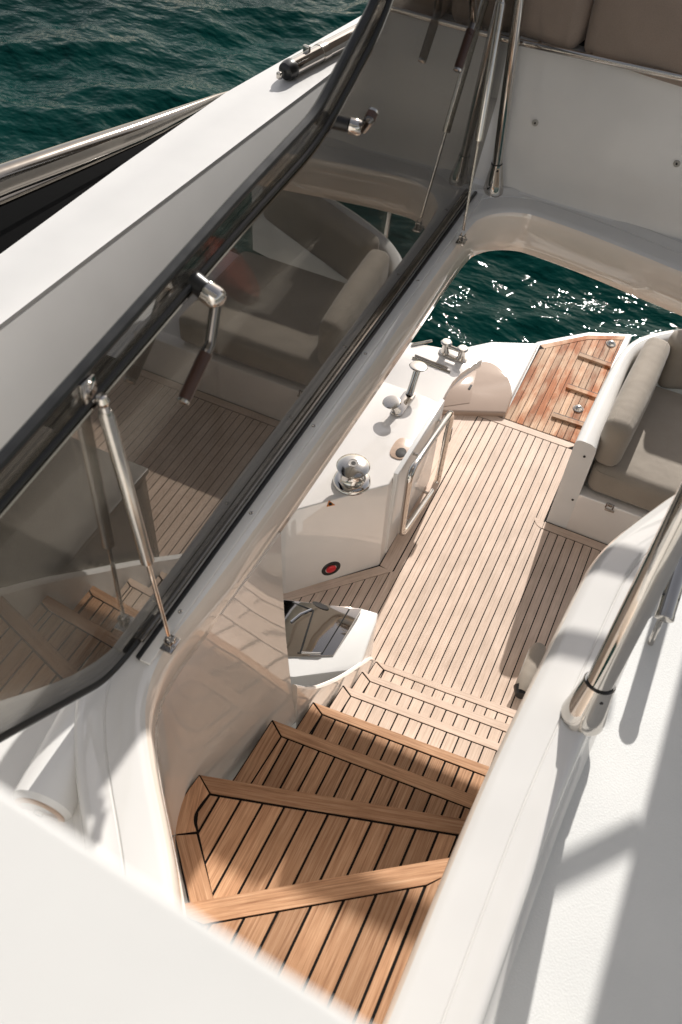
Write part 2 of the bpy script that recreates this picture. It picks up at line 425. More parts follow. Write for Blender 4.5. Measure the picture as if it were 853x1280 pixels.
# borders
e = 0.0026
pA, pB = cabA - dirc * 0.35, cabB
off = nrm * wb
plank('border_board', [tuple(pA + nrm * 0.001), tuple(pB + nrm * 0.001), (-0.745, (cl + wb - e - nrm.x * -0.745) / nrm.y), tuple(pA + off - nrm * e)], 0, 0.006, math.atan2(dirc.y, dirc.x), TEAK_PALE, floor)
plank('border_board', [(-0.814, 2.632), (-0.742, (cl + wb + e - nrm.x * -0.742) / nrm.y), (-0.742, 3.936), (-0.814, 3.99)], 0, 0.006, math.pi / 2, TEAK_PALE, floor)
plank('border_board', [(-0.98, 3.99), (-0.98, 3.30), (-0.815, 3.30), (-0.8155, 3.99)], 0.001, 0.007, 1.57, TEAK_PALE, floor)
plank('border_board', [(-0.80, 3.99), (-0.74, 3.942), (-0.17, 3.942), (-0.125, 3.99)], 0.001, 0.007, 0, TEAK_PALE, floor)
plank('border_board', [(-0.125, 3.325), (1.35, 3.325), (1.35, 3.274), (-0.125, 3.274)], 0.001, 0.007, 0, TEAK_PALE, floor)
cor = [(-0.1285, 3.32)] + arc(-0.125, 3.33, 0.058, 180, 268, 7)
plank('corner_board', cor, 0.0022, 0.008, 0.6, TEAK_PALE, floor)

# flybridge deck: two slabs either side of the stairwell
NEAR = -3.2
deck = thing('flybridge_deck', (0.9, 1, 1.985), "shaded white non-slip deck beside the right coaming", None, kind='structure')

# opening outline (inner edge of the coaming) going round
OPEN = [(-0.36, 0.30), (-0.44, 0.40), (-0.60, 0.565), (-0.665, 0.66), (-0.688, 0.77), (-0.678, 0.92), (-0.672, 1.2), (-0.670, 1.6), (-0.668, 2.1), (-0.668, 2.55)]
OPEN += [(p[0], p[1]) for p in arc(-0.478, 2.63, 0.19, 165, 98, 7)]
OPEN += [(-0.30, 2.80), (0.0, 2.745), (0.22, 2.705)] + [(p[0], p[1]) for p in arc(0.36, 2.50, 0.17, 75, 5, 6)]
OPEN += [(0.53, 2.28), (0.44, 2.06), (0.33, 1.93), (0.227, 1.775), (0.160, 1.640), (0.108, 1.525), (0.081, 1.430), (0.071, 1.33), (0.058, 1.17), (0.042, 0.97), (0.029, 0.775), (0.024, 0.53), (0.021, 0.32), (0.018, 0.15), (-0.05, 0.06), (-0.22, 0.10)]
OPENS = smooth_path(OPEN, 2)
def ring_loft(path, profile):
    n = len(path); rings = []
    for i in range(n):
        P = Vector(path[i]); T = (Vector(path[(i + 1) % n]) - Vector(path[i - 1])).normalized()
        N = Vector((-T.y, T.x))       # path runs clockwise seen from above -> left normal points outwards
        rings.append([(P.x + N.x * u, P.y + N.y * u, z) for (u, z) in profile])
    return rings
prof = [(0.05, 1.89), (0.012, 1.878), (0.002, 1.886), (-0.003, 1.93), (-0.001, 2.020), (0.006, 2.034), (0.014, 2.0405), (0.028, 2.0445), (0.0825, 2.0465), (0.0845, 2.0440), (0.0865, 2.0440), (0.0885, 2.0468), (0.112, 2.0485), (0.124, 2.056), (0.136, 2.056), (0.144, 2.050), (0.149, 2.030), (0.154, 1.996), (0.17, 1.985)]
coam = thing('stairwell_coaming', (-0.668, 1.5, 2.04), "glossy white moulded coaming around the stairwell opening", 'coaming')
obj('moulded_rim', loft(ring_loft(OPENS, prof[5:]), closed_path=True), RIM, coam, angle=50)
RIMWARM = gelcoat("rim_bounce_gelcoat", (0.84, 0.735, 0.635), rough=0.025, wav=0.008, ior=1.9)  # cream colour stands in for warm bounce off the sunlit teak
obj('rim_inner_face', loft(ring_loft(OPENS, prof[:6]), closed_path=True), RIMWARM, coam, angle=50)

# deck sheets outside the coaming
def outer(u, i0, i1):
    r = ring_loft(OPENS, [(u, 0)]); return [(r[i][0][0], r[i][0][1]) for i in range(i0, i1)]
nO = len(OPENS)
rim = outer(0.165, 0, nO)
# split the rim ring in a right half and a left half at x = -0.3 far edge / near edge
iF = min(range(nO), key=lambda i: abs(rim[i][0] + 0.2) + (0 if rim[i][1] > 2 else 9))
iN = min(range(nO), key=lambda i: abs(rim[i][0] + 0.2) + (0 if rim[i][1] < 1 else 9))
rr = rim[iF:] + rim[:iN + 1] if iN < iF else rim[iF:iN + 1]
obj('deck_panel', prism(rr + [(rr[-1][0], NEAR), (1.7, NEAR), (1.7, 2.98), (rr[0][0], 2.98)], 1.92, 1.9862), NONSKID, deck)
ll = rim[iN:iF + 1] if iN < iF else rim[iN:] + rim[:iF + 1]
obj('deck_panel', prism(ll + [(ll[-1][0], 2.98), (-1.62, 2.98), (-1.62, NEAR), (ll[0][0], NEAR)], 1.92, 1.9842), SATIN, deck)

# ------------------------------------------------------------------ stair walls
sw = thing('stair_wall', (-0.68, 1.0, 1.3), "high glossy white wall along the left of the stairs, mirroring the treads", 'wall')
top = [(-0.34, 0.29), (-0.44, 0.405), (-0.60, 0.57), (-0.668, 0.665), (-0.690, 0.77), (-0.680, 0.92), (-0.672, 1.08), (-0.668, 1.255)]
bot = [(-0.46, 0.42), (-0.532, 0.496), (-0.61, 0.578), (-0.657, 0.628), (-0.690, 0.80), (-0.668, 0.97), (-0.637, 1.13), (-0.612, 1.262)]
bz = [1.2, 1.2, 1.2, 1.2, 1.0, 1.0, 0.92, 0.86]
rings = []
T3 = open_smooth([(a[0], a[1], 1.90) for a in top], 2); B3 = open_smooth([(b[0], b[1], z) for b, z in zip(bot, bz)], 2)
rings.append([(p[0] - 0.04, p[1], p[2] + 0.0) for p in T3])
for k in range(7):
    t = k / 6; rings.append([tuple(Vector(a).lerp(Vector(b), t) + Vector((-0.012 * math.sin(math.pi * t), 0, 0))) for a, b in zip(T3, B3)])
rings.append([(p[0] - 0.05, p[1], p[2]) for p in B3])
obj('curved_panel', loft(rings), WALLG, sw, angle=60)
# return edge of that panel
ea = [Vector(r[-1]) for r in rings[1:-1]]
obj('edge_return', loft([[tuple(p) for p in ea], [tuple(p + Vector((-0.012, 0.012, 0))) for p in ea], [tuple(p + Vector((-0.10, 0.014, 0))) for p in ea]]), GEL, sw)

ls = thing('stair_stringer', (-0.58, 1.6, 0.4), "low glossy white stringer on the left below the white locker", 'stringer')
path = [(-0.612, 1.262, 1.12), (-0.596, 1.37, 0.93), (-0.572, 1.58, 0.70), (-0.570, 1.79, 0.475), (-0.573, 1.985, 0.25), (-0.574, 2.03, 0.03)]
rings = []
for (x, y, z) in open_smooth(path, 2): rings.append([(x, y, -0.02), (x, y, z - 0.01), (x - 0.006, y, z), (x - 0.014, y, z), (x - 0.020, y, z - 0.01), (x - 0.020, y, -0.02)])
b_ = loft(rings); 
b_.faces.new([b_.verts.new(p) for p in rings[-1]]); b_.faces.new([b_.verts.new(p) for p in rings[0][::-1]])
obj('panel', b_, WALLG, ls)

rw = thing('inner_stair_wall', (0.12, 1.1, 1.0), "white wall hidden under the right coaming, beside the treads", 'wall')
for rpath, zt in (([(0.030, 0.05), (0.055, 0.60), (0.072, 0.93)], 1.88),):
    rings = [[(x, y, -0.02), (x, y, zt - 0.02), (x + 0.02, y, zt), (x + 0.17, y, zt), (x + 0.19, y, zt - 0.02), (x + 0.19, y, -0.02)] for x, y in rpath]
    b_ = loft(rings, closed_ring=True); b_.faces.new([b_.verts.new(p) for p in rings[-1]]); b_.faces.new([b_.verts.new(p) for p in rings[0][::-1]])
    obj('panel', b_, GEL, rw)

rings = []
for (x, y, z) in open_smooth([(0.086, 0.93, 1.40), (0.094, 1.20, 1.16), (0.104, 1.42, 0.93), (0.116, 1.64, 0.71), (0.126, 1.85, 0.49), (0.130, 2.06, 0.27)], 1): rings.append([(x, y, -0.02), (x, y, z - 0.01), (x + 0.01, y, z), (x + 0.03, y, z), (x + 0.04, y, z - 0.01), (x + 0.04, y, -0.02)])
b_ = loft(rings, closed_ring=True); b_.faces.new([b_.verts.new(p) for p in rings[-1]]); b_.faces.new([b_.verts.new(p) for p in rings[0][::-1]])
obj('stringer', b_, GEL, rw)
gu = thing('reflection_block', (0.8, 1.4, 0), "unseen dark block added right of the stairs to darken the hatch reflection", 'dark block')  # added, unseen: its dark colour stands in for shade in the hatch reflection
obj('block_body', prism([(0.20, -0.5), (1.5, -0.5), (1.5, 1.95), (0.20, 1.95)], -0.01, 0.93, 0.015, 2), GREYDK, gu)
obj('block_top', prism([(0.19, -0.5), (1.5, -0.5), (1.5, 1.96), (0.19, 1.96)], 0.93, 0.96, 0.008, 2), GREYDK, gu)

# ------------------------------------------------------------------ staircase
stairs = thing('staircase', (-0.25, 1.2, 0), "teak planked stairs winding down to the cockpit", 'staircase')
RISE = 0.22
NOSE = {  # outer line left, right ; inner line left (mitre), right (mitre)
 1: ((-0.567, 1.975), (0.114, 2.034), (-0.517, 1.950), (0.086, 1.991)),
 2: ((-0.563, 1.778), (0.110, 1.833), (-0.513, 1.750), (0.080, 1.792)),
 3: ((-0.566, 1.570), (0.100, 1.620), (-0.518, 1.541), (0.074, 1.584)),
 4: ((-0.591, 1.349), (0.090, 1.407), (-0.540, 1.319), (0.064, 1.366)),
 5: ((-0.634, 1.128), (0.085, 1.190), (-0.580, 1.090), (0.042, 1.140)),
 6: ((-0.683, 0.793), (0.078, 1.024), (-0.626, 0.759), (0.030, 0.960)),
 7: ((-0.520, 0.414), (0.060, 0.832), (-0.425, 0.420), (0.002, 0.727))}
DTH = 0.008
TP = {1: 0.0478, 2: 0.0478, 3: 0.0484, 4: 0.050, 5: 0.0525, 6: 0.0580, 7: 0.0630}
T0 = {1: -0.178, 2: -0.180, 3: -0.182, 4: -0.19, 5: -0.399, 6: -0.31, 7: -0.033}
for k in range(1, 8):
    z = RISE * k; tm = TEAK_PALE if k <= 3 else TEAK
    oL, oR, iL, iR = [Vector(p) for p in NOSE[k]]
    if k < 6: backL, backR = NOSE[k + 1][0][1] - 0.05, NOSE[k + 1][1][1] - 0.05
    tr = thing('tread', (0, 0, z), None, None); tr.parent = stairs
    WLOC[tr] = Vector((-0.25, oL.y, z)); tr.location = WLOC[tr] - WLOC[stairs]
    nose_dir = (oR - oL).normalized()
    if k < 6:
        ol, orr = oL.x, oR.x
        outline = [(oL.x, oL.y), (oR.x, oR.y), (oR.x, backR), (oL.x - 0.02, backL)]
    elif k == 6:
        outline = [(-0.683, 0.793), (0.078, 1.024), (0.06, 0.70), (-0.35, 0.36), (-0.45, 0.41), (-0.529, 0.494), (-0.654, 0.623), (-0.676, 0.66), (-0.690, 0.72)]
    else:
        outline = [(-0.520, 0.414), (0.060, 0.832), (0.02, 0.05), (-0.40, 0.05)]
    obj('tread_body', prism(outline, z - RISE * (1 if k < 6 else 1.15) - 0.01, z - DTH, 0.0), GEL, tr, smooth=False)
    ins = inset(outline, 0.0005)
    obj('caulking_bed', prism(ins, z - DTH, z - 0.0028), CAULK, tr, smooth=False)
    a = math.atan2(nose_dir.y, nose_dir.x)
    # nosing
    if k == 7: nos = [oL, oR, (0.050, 0.785), iR, iL]
    else: nos = [oL, oR, (oR.x, iR.y + 0.016), iR, iL]
    q = inset([tuple(p) for p in nos], 0.0022) if k != 7 else [tuple(p) for p in nos]
    # the outer edge stands proud of the riser
    plank('nosing', q, z + 0.001, 0.022, a, tm, tr)
    # left border
    if k < 6:
        lb = [(oL.x + 0.002, oL.y - 0.004), (iL.x - 0.001, iL.y - 0.001), (iL.x - 0.02, backL), (oL.x - 0.016, backL)]
        plank('border_board', inset(lb, 0.002), z, 0.006, math.pi / 2, tm, tr)
        rb = [(iR.x + 0.002, iR.y - 0.002), (oR.x, iR.y + 0.012), (oR.x, backR), (iR.x + 0.004, backR)]
        plank('border_board', inset(rb, 0.002), z, 0.006, math.pi / 2, tm, tr)
        field = [tuple(iL), tuple(iR), (iR.x + 0.004, backR), (iL.x - 0.02, backL)]
    elif k == 6:
        lo_ = open_smooth([(-0.683, 0.790), (-0.690, 0.71), (-0.680, 0.655), (-0.654, 0.623)], 2); li_ = open_smooth([(-0.628, 0.757), (-0.636, 0.70), (-0.627, 0.672), (-0.604, 0.652)], 2)
        plank('border_board', [(p[0] + 0.003, p[1]) for p in lo_] + [(p[0] - 0.0025, p[1] + 0.002) for p in li_[::-1]], z, 0.006, 1.9, tm, tr)
        plank('border_board', [(-0.650, 0.619), (-0.602, 0.647), (-0.45, 0.499), (-0.487, 0.452)], z, 0.006, -0.77, tm, tr)
        plank('border_board', [(0.034, 0.956), (0.072, 1.0), (0.058, 0.73), (0.034, 0.73)], z, 0.006, math.pi / 2, tm, tr)
        field = [(-0.626, 0.757), (0.030, 0.958), (0.030, 0.60), (-0.40, 0.44), (-0.599, 0.650), (-0.618, 0.672), (-0.631, 0.70)]
    else:
        plank('border_board', [(0.0045, 0.724), (0.048, 0.78), (0.02, 0.10), (0.0045, 0.10)], z, 0.006, math.pi / 2, tm, tr)
        field = [(-0.425, 0.418), (0.0, 0.724), (0.0, 0.08), (-0.38, 0.08)]
    strips(inset(field, 0.003), T0[k], TP[k], 0.0054 if k < 4 else 0.0068, z, 0.006, tm, tr)

# ------------------------------------------------------------------ tinted hatch
HX = -0.742
def hp(px, py): p = at(px, py, x=HX); return (p.y, p.z)
HB = 2.055
hy0 = at(160, 812, x=HX).y; hy1 = at(586, 240, x=HX).y
outl = [(hy0 - 0.01, HB + 0.01), (hy1, HB), hp(655, 2)]
ta = hp(655, 2)
outl += [(ta[0] + 0.13, ta[1] + 0.42), (ta[0] - 0.2, ta[1] + 0.62), (hp(470, 0)[0] + 0.1, hp(470, 0)[1] + 0.13), hp(470, 0), hp(394, 143), hp(300, 243), hp(110, 455), hp(0, 578)]
e0 = hp(0, 578); outl += [(e0[0] - 0.25, e0[1] - 0.02), (e0[0] - 0.32, e0[1] - 0.2)]
n0 = hp(0, 920); outl += [(n0[0] - 0.06, n0[1] + 0.045), n0, hp(128, 850)]
def rnd(poly, r, seg=5):
    out = []
    n = len(poly)
    for i in range(n):
        P, Q, R = Vector(poly[i - 1]), Vector(poly[i]), Vector(poly[(i + 1) % n])
        a, b = (P - Q), (R - Q); la, lb = a.length, b.length
        d = min(r, la * 0.45, lb * 0.45); s, t = Q + a / la * d, Q + b / lb * d
        for k in range(seg + 1):
            u = k / seg; out.append(tuple(s * (1 - u) ** 2 + Q * 2 * u * (1 - u) + t * u ** 2))
    return out
hout = rnd(outl, 0.05)
hatch = thing('stair_hatch', (HX, 1.5, HB), "tinted glass stairwell hatch with black edging, swung open upright", 'hatch')
def slab_x(poly, x0, x1):
    nb = B(); A = [nb.verts.new((x0, p[0], p[1])) for p in poly]; C = [nb.verts.new((x1, p[0], p[1])) for p in poly]
    nb.faces.new(A); nb.faces.new(C[::-1])
    for i in range(len(poly)): nb.faces.new((A[i], C[i], C[(i + 1) % len(poly)], A[(i + 1) % len(poly)]))
    return nb
glass = obj('glass_pane', slab_x(hout, HX - 0.005, HX + 0.005), TINT, hatch, smooth=False)
iT = max(range(len(hout)), key=lambda i: hout[i][0] if hout[i][1] < HB + 0.08 else -9)
trim = hout[iT + 1:] + hout[:6] + [(hy0 + 0.10, HB)]
obj('edge_trim', tube([(HX, p[0], p[1]) for p in trim], 0.0105, 10), RUBBER, hatch)
def inset_poly(poly, d):
    out = []; n = len(poly)
    s = 1 if area(poly) > 0 else -1
    for i in range(n):
        t = (Vector(poly[(i + 1) % n]) - Vector(poly[i - 1])).normalized(); out.append((poly[i][0] - s * t.y * d, poly[i][1] + s * t.x * d))
    return out
hin = inset_poly(rnd(outl, 0.09), 0.052)
# inner gasket follows the upper part only, from the near end round to the aft edge
k0 = min(range(len(hin)), key=lambda i: (Vector(hin[i]) - Vector((n0[0] - 0.3, n0[1] + 0.4))).length)
seal = [(HX + 0.010, p[0], p[1]) for p in hin if p[1] > HB + 0.45]
obj('inner_gasket', tube(seal, 0.0062, 8), RUBBER, hatch)
obj('gasket_bead', tube([(p[0] + 0.0035, p[1], p[2] - 0.010) for p in seal], 0.003, 6), BRONZE, hatch)
# hinge side
low = [(HX + 0.012, hy0 + 0.02, HB + 0.018), (HX + 0.012, hy1 - 0.01, HB + 0.015)]
obj('bottom_rail', box((HX + 0.010, (hy0 + hy1) / 2, HB + 0.014), (0.012, hy1 - hy0 - 0.06, 0.014), 0.004), BRONZE, hatch)
hs = thing('hinge_strip', (-0.70, 1.7, 2.05), "long white hinge strip with black gasket and screws along the coaming", 'hinge strip')
yl, yh = hy0 + 0.0, hy1 + 0.02
obj('black_gasket', box((HX + 0.0215, (yl + yh) / 2, 2.053), (0.011, yh - yl, 0.011), 0.003), RUBBER, hs)
obj('cover_strip', box((-0.7035, (yl + yh) / 2, 2.049), (0.026, yh - yl, 0.009), 0.003), GEL, hs)
obj('dark_line', box((-0.7185, (yl + yh) / 2, 2.0495), (0.003, yh - yl, 0.006)), RUBBER, hs)  # thin dark line between gasket and cover strip
for (px, py) in [(557, 262), (505, 345), (446, 438), (378, 527), (301, 636), (211, 758)]:
    p = at(px, py, z=2.054)
    obj('screw', lathe([(0.0052, 0), (0.0052, 0.001), (0.0036, 0.0018), (0.002, 0.0008), (0, 0.0008)], (-0.703, p.y, 2.0533), n=12), STEEL, hs)

# latch handles on the hatch
def latch(tag_label, mount, hub, knee, tip, sc=1.0):
    t = thing('latch_handle', mount, tag_label, 'handle', 'latch handles on the glass hatch')
    mount, hub, knee, tip = [Vector(v) for v in (mount, hub, knee, tip)]
    d = (hub - mount); r = 0.017 * sc
    obj('mount', tube([mount - d * 0.1, mount + d * 0.55], [r, r * 0.95], 18), RUBBER, t)
    obj('hub', lathe([(r * 0.75, 0), (r * 1.1, 0.003), (r * 1.1, 0.024 * sc), (r * 0.9, 0.03 * sc), (r * 0.45, 0.034 * sc), (0, 0.034 * sc)], mount + d * 0.55, d, 22), CHROME, t)
    tp = tip - knee
    a = (hub + d * 0.12)
    obj('arm', tube([a, knee + (a - knee) * 0.12, knee, knee + tp * 0.12, tip], [0.0105, 0.0105, 0.0105, 0.0105, 0.0095], 12), DARKMETAL, t)
    obj('grip', tube([knee + tp * 0.16, tip - tp * 0.05], [0.0122, 0.0116], 12), LEATHER, t)
    obj('tip_cap', lathe([(0.0116, 0), (0.0116, 0.005), (0.004, 0.008), (0, 0.008)], tip - tp * 0.03, tp, 14), CHROME, t)
    return t
latch("chrome latch handle on the glass nearest the viewer, dark grip hanging down", at(243, 352, x=HX + 0.008), at(268, 371, x=HX + 0.05), at(263, 430, x=HX + 0.062), at(229, 502, x=HX + 0.060), 1.12)
latch("chrome latch handle at the bent top corner of the hatch frame", at(418, 152, x=HX + 0.008), at(450, 160, x=HX + 0.06), at(462, 150, x=HX + 0.085), at(466, 141, x=HX + 0.085), 0.9)
latch("pale latch handle high on the glass beside the farther gas strut", at(594, -28, x=HX + 0.008), at(592, -12, x=HX + 0.045), at(592, 28, x=HX + 0.055), at(572, 88, x=HX + 0.055), 0.95)

# gas struts
def strut(label, top, bottom, split, rb, rr_):
    top, bottom = Vector(top), Vector(bottom); d = (bottom - top)
    t = thing('gas_strut', bottom, label, 'gas strut', 'gas struts holding the hatch open')
    s = top + d * split
    obj('cylinder', tube([top + d * 0.04, top + d * 0.05, s - d * 0.035, s - d * 0.03, s - d * 0.002, s], [rb * 0.8, rb, rb, rb * 1.04, rb * 1.04, rb * 0.6], 18), STEEL if rb > 0.0075 else CHROME, t)
    obj('rod', tube([s - d * 0.01, bottom - d * 0.03], rr_, 10), CHROME, t)
    u = d.normalized()
    br = obj('upper_bracket', box((HX + 0.009, top.y - 0.004, top.z + 0.006), (0.008, 0.034, 0.050), 0.003), CHROME, t)
    obj('ball_joint', lathe([(0, -0.012), (0.008, -0.009), (0.0115, 0), (0.008, 0.009), (0, 0.012)], top + d * 0.012, d, 16), CHROME, br)
    obj('clevis', tube([top + d * 0.02, top + d * 0.05], [rb * 0.55, rb * 0.85], 12), CHROME, br)
    for sy in (-1, 1): obj('screw', lathe([(0.004, 0), (0.003, 0.003), (0, 0.0032)], (HX + 0.013, top.y - 0.004, top.z + 0.006 + sy * 0.018), (1, 0, 0), 10), STEEL, br)
    lb = obj('lower_bracket', box((bottom.x, bottom.y, 2.0505), (0.030, 0.042, 0.006), 0.002), CHROME, t)
    obj('cheek', box((bottom.x - 0.006, bottom.y, 2.064), (0.003, 0.022, 0.026), 0.001), CHROME, lb)
    obj('cheek', box((bottom.x + 0.008, bottom.y, 2.064), (0.003, 0.022, 0.026), 0.001), CHROME, lb)
    obj('pin', tube([(bottom.x - 0.011, bottom.y, bottom.z), (bottom.x + 0.013, bottom.y, bottom.z)], 0.0038, 10), STEEL, lb)
    return t
b1 = at(212, 800, z=2.068)
strut("brushed gas strut nearest the viewer, from the glass down to the coaming", at(127, 496, x=HX + 0.028), b1, 0.60, 0.0125, 0.0048)
b2 = at(578, 296, z=2.068)
strut("slim gas strut at the far end of the hatch, beside the upright post", at(630, -12, x=HX + 0.028), b2, 0.575, 0.0125, 0.0045)

# ------------------------------------------------------------------ left bulwark, side glass, rail
BZ = 2.42
bi = [at(0, 406, z=BZ), at(120, 314, z=BZ), at(315, 166, z=BZ)]
bo = [at(0, 318, z=BZ), at(150, 208, z=BZ), at(282, 116, z=BZ), at(460, 15, z=BZ)]
bw = thing('bulwark', (-1.3, 1.5, 1.98), "broad sunlit white bulwark between the sea and the glass hatch", 'bulwark')
inn = [(bi[0].x - 0.03, bi[0].y - 1.2)] + [(p.x, p.y) for p in bi]
step = at(338, 150, z=BZ); step2 = at(480, 42, z=BZ); 
inn += [(step2.x, step2.y), (step2.x + 0.05, step2.y + 0.9)]
out_ = [(bo[0].x - 0.02, bo[0].y - 1.4)] + [(p.x, p.y) for p in bo] + [(bo[-1].x + 0.06, bo[-1].y + 0.7)]
obj('cap', prism(inn + out_[::-1], 1.70, BZ, 0.014, 3), SATIN, bw)
fa = [Vector((p[0], p[1], BZ - 0.016)) for p in inn]
rings = [[(p.x - 0.006, p.y, BZ - 0.0045), (p.x + 0.003, p.y, BZ - 0.013), (p.x + 0.105, p.y, 1.975), (p.x - 0.05, p.y, 1.975), (p.x - 0.05, p.y, BZ - 0.02)] for p in fa]
obj('inner_face', loft(rings, closed_ring=True), SATIN, bw)
ledge = [at(318, 172, z=2.30), at(395, 138, z=2.30)]
obj('inner_step', prism([(ledge[0].x - 0.08, ledge[0].y), (ledge[0].x + 0.07, ledge[0].y + 0.02), (ledge[0].x + 0.12, ledge[0].y + 1.2), (ledge[0].x - 0.05, ledge[0].y + 1.3)], 1.98, 2.24, 0.015, 3), SATIN, bw)

sgl = thing('side_window', (-1.6, 1.6, 2.2), "black glass side panel under the dark rail beside the bulwark", 'window')
q = [at(0, 336, z=2.10), at(284, 124, z=2.10), at(275, 117, z=2.08), at(0, 232, z=2.08)]
pts = [q[0] + (q[0] - q[1]) * 1.2, q[0], q[1], q[2], q[3], q[3] + (q[3] - q[2]) * 1.2]
b_ = B(); A = [b_.verts.new(p) for p in pts]; C = [b_.verts.new(p - Vector((0, 0, 0.35))) for p in pts]
b_.faces.new(A); b_.faces.new(C[::-1])
for i in range(6): b_.faces.new((A[i], C[i], C[(i + 1) % 6], A[(i + 1) % 6]))
obj('black_panel', b_, GLASSBLACK, sgl)
rl = thing('side_rail', at(283, 117, z=2.40), "thick dark metal rail tapering to a point at the bulwark edge", 'rail')
rp = [at(-260, 330, z=2.42), at(-120, 274, z=2.38), at(0, 226, z=2.33), at(90, 194, z=2.28), at(170, 165, z=2.235), at(235, 138, z=2.20), at(270, 122, z=2.18), at(286, 115, z=2.17)]
obj('tapered_tube', tube(rp, [0.044, 0.043, 0.042, 0.040, 0.034, 0.022, 0.011, 0.004], 32), RAILM, rl)
obj('lower_bead', tube([at(-200, 325, z=2.22), at(0, 253, z=2.17), at(110, 206, z=2.14), at(200, 166, z=2.12), at(262, 132, z=2.12)], [0.014, 0.013, 0.011, 0.008, 0.003], 12), BRONZE, rl)

pol = thing('chrome_pole', at(352, 92, z=BZ + 0.03), "chrome pole with black end cap lying on the white bulwark", 'pole')
pa, pb = at(352, 92, z=BZ + 0.028), at(462, 34, z=BZ + 0.028)
pd = (pb - pa)
obj('pole_tube', tube([pa + pd * 0.10, pb + pd * 2.0], 0.0275, 24), CHROME, pol)
cap_ = obj('end_cap', lathe([(0, 0), (0.015, 0.001), (0.026, 0.009), (0.030, 0.024), (0.030, 0.042), (0.028, 0.045)], pa + pd * 0.02, pd, 20), RUBBER, pol)
obj('end_fitting', box(pa - pd * 0.02 + Vector((0, 0, -0.002)), (0.016, 0.022, 0.016), 0.004, rot=frame_of(pd)), STEEL, cap_)
obj('collar', tube([pa + pd * 0.40, pa + pd * 0.47], 0.0295, 24), STEEL, pol)
obj('clip', box(pa + pd * 0.28 + Vector((-0.004, 0, 0.029)), (0.026, 0.030, 0.012), 0.004, rot=frame_of(pd)), CHROME, pol)

pm = at(282, 346, x=-0.87)
mp_ = thing('maroon_pad', pm, "round maroon pad dimly seen through the tinted glass", 'pad')
obj('padded_disc', lathe([(0.0, 0.0), (0.070, 0.002), (0.082, 0.012), (0.084, 0.026), (0.074, 0.036), (0, 0.040)], pm, (0.62, 0.45, 0.60), 30), MAROON, mp_)
obj('pad_post', tube([pm + Vector((0.005, 0.005, 0)), pm + Vector((-0.03, -0.02, -0.05)), Vector((pm.x - 0.035, pm.y - 0.02, 1.98))], 0.010, 12), STEEL, mp_)

# ------------------------------------------------------------------ aft panel with cushions, rail, posts
yP0 = 2.955
ap = thing('seat_back_panel', (-0.2, 3.0, 2.0), "shaded white panel behind the stairwell below the brown cushions", 'seat panel')
pl0, pl1 = at(640, 240, z=2.045), at(853, 305, z=2.045)
def pyx(x): return pl0.y + (pl1.y - pl0.y) * (x - pl0.x) / (pl1.x - pl0.x) + 0.012
tl = at(660, 52, y=2.97)
ZP = tl.z
xa, xb = -1.155, 1.2
b_ = B()
secs = []
for x in (xa, -0.8, -0.6, -0.3, 0.0, 0.3, 0.6, 0.9, xb):
    y = pyx(x) if x < 0.1 else pyx(0.1) - (x - 0.1) * 0.25
    secs.append([(x, y - 0.030, 2.0), (x, y - 0.022, 2.040), (x, y - 0.004, 2.052), (x, y, 2.075), (x, y + 0.035, ZP - 0.012), (x, y + 0.043, ZP), (x, y + 0.30, ZP), (x, y + 0.28, 2.36), (x, y + 0.07, 2.03)])
b_ = loft(secs, closed_ring=True)
b_.faces.new([b_.verts.new(p) for p in secs[-1]]); b_.faces.new([b_.verts.new(p) for p in secs[0][::-1]])
obj('moulded_panel', b_, GEL, ap, angle=40)
for (px, py) in [(669, 154), (846, 205)]:
    p = at(px, py, y=pyx(-0.6 if px < 700 else -0.12) + 0.012)
    st = obj('stud', lathe([(0.011, 0.0), (0.011, 0.003), (0.0085, 0.005), (0.0085, 0.003), (0, 0.003)], p + Vector((0, 0.004, 0)), (0, -1, 0.05), 18), GREYTRIM, ap)
    obj('stud_socket', lathe([(0.0035, 0), (0.003, 0.004), (0, 0.005)], p + Vector((0, 0.001, 0)), (0, -1, 0.05), 10), HOLE, st)
def soft_box(c, s, bevel, puff=0.0, rot=None):
    nb = B(); bmesh.ops.create_cube(nb, size=1.0); bmesh.ops.scale(nb, vec=s, verts=nb.verts)
    bev(nb, bevel, 4)
    bmesh.ops.subdivide_edges(nb, edges=[e for e in nb.edges if e.calc_length() > min(s) * 0.45], cuts=5, use_grid_fill=True)
    for v in nb.verts:
        f = [(1 - (2 * abs(v.co[i]) / s[i]) ** 2) for i in range(3)]
        for i in range(3):
            o1, o2 = [j for j in range(3) if j != i]
            if abs(v.co[i]) > s[i] * 0.42: v.co[i] += math.copysign(puff * max(0, f[o1]) * max(0, f[o2]), v.co[i])
    if rot is not None: bmesh.ops.transform(nb, matrix=rot.to_4x4(), verts=nb.verts)
    bmesh.ops.translate(nb, vec=c, verts=nb.verts); return nb
def piping(parent, c, s, thin, bevel, material, rot=None):
    ax = [i for i in range(3) if i != thin]; a, b2 = s[ax[0]] / 2 - 0.004, s[ax[1]] / 2 - 0.004; r = bevel
    loop = arc(a - r, b2 - r, r, 0, 90, 5) + arc(-a + r, b2 - r, r, 90, 180, 5) + arc(-a + r, -b2 + r, r, 180, 270, 5) + arc(a - r, -b2 + r, r, 270, 360, 5)
    for sg in (-1, 1):
        pts = []
        for (u, v) in loop:
            p = [0, 0, 0]; p[ax[0]] = u; p[ax[1]] = v; p[thin] = sg * (s[thin] / 2 - bevel * 0.62)
            # sits on the rounded edge
            k = 1 + 0.0
            p = Vector(p) * k
            if rot is not None: p = rot @ p
            pts.append(p + Vector(c))
        obj('piping', tube(pts, 0.0042, 6, closed=True), material, parent)
cz = ZP + 0.145
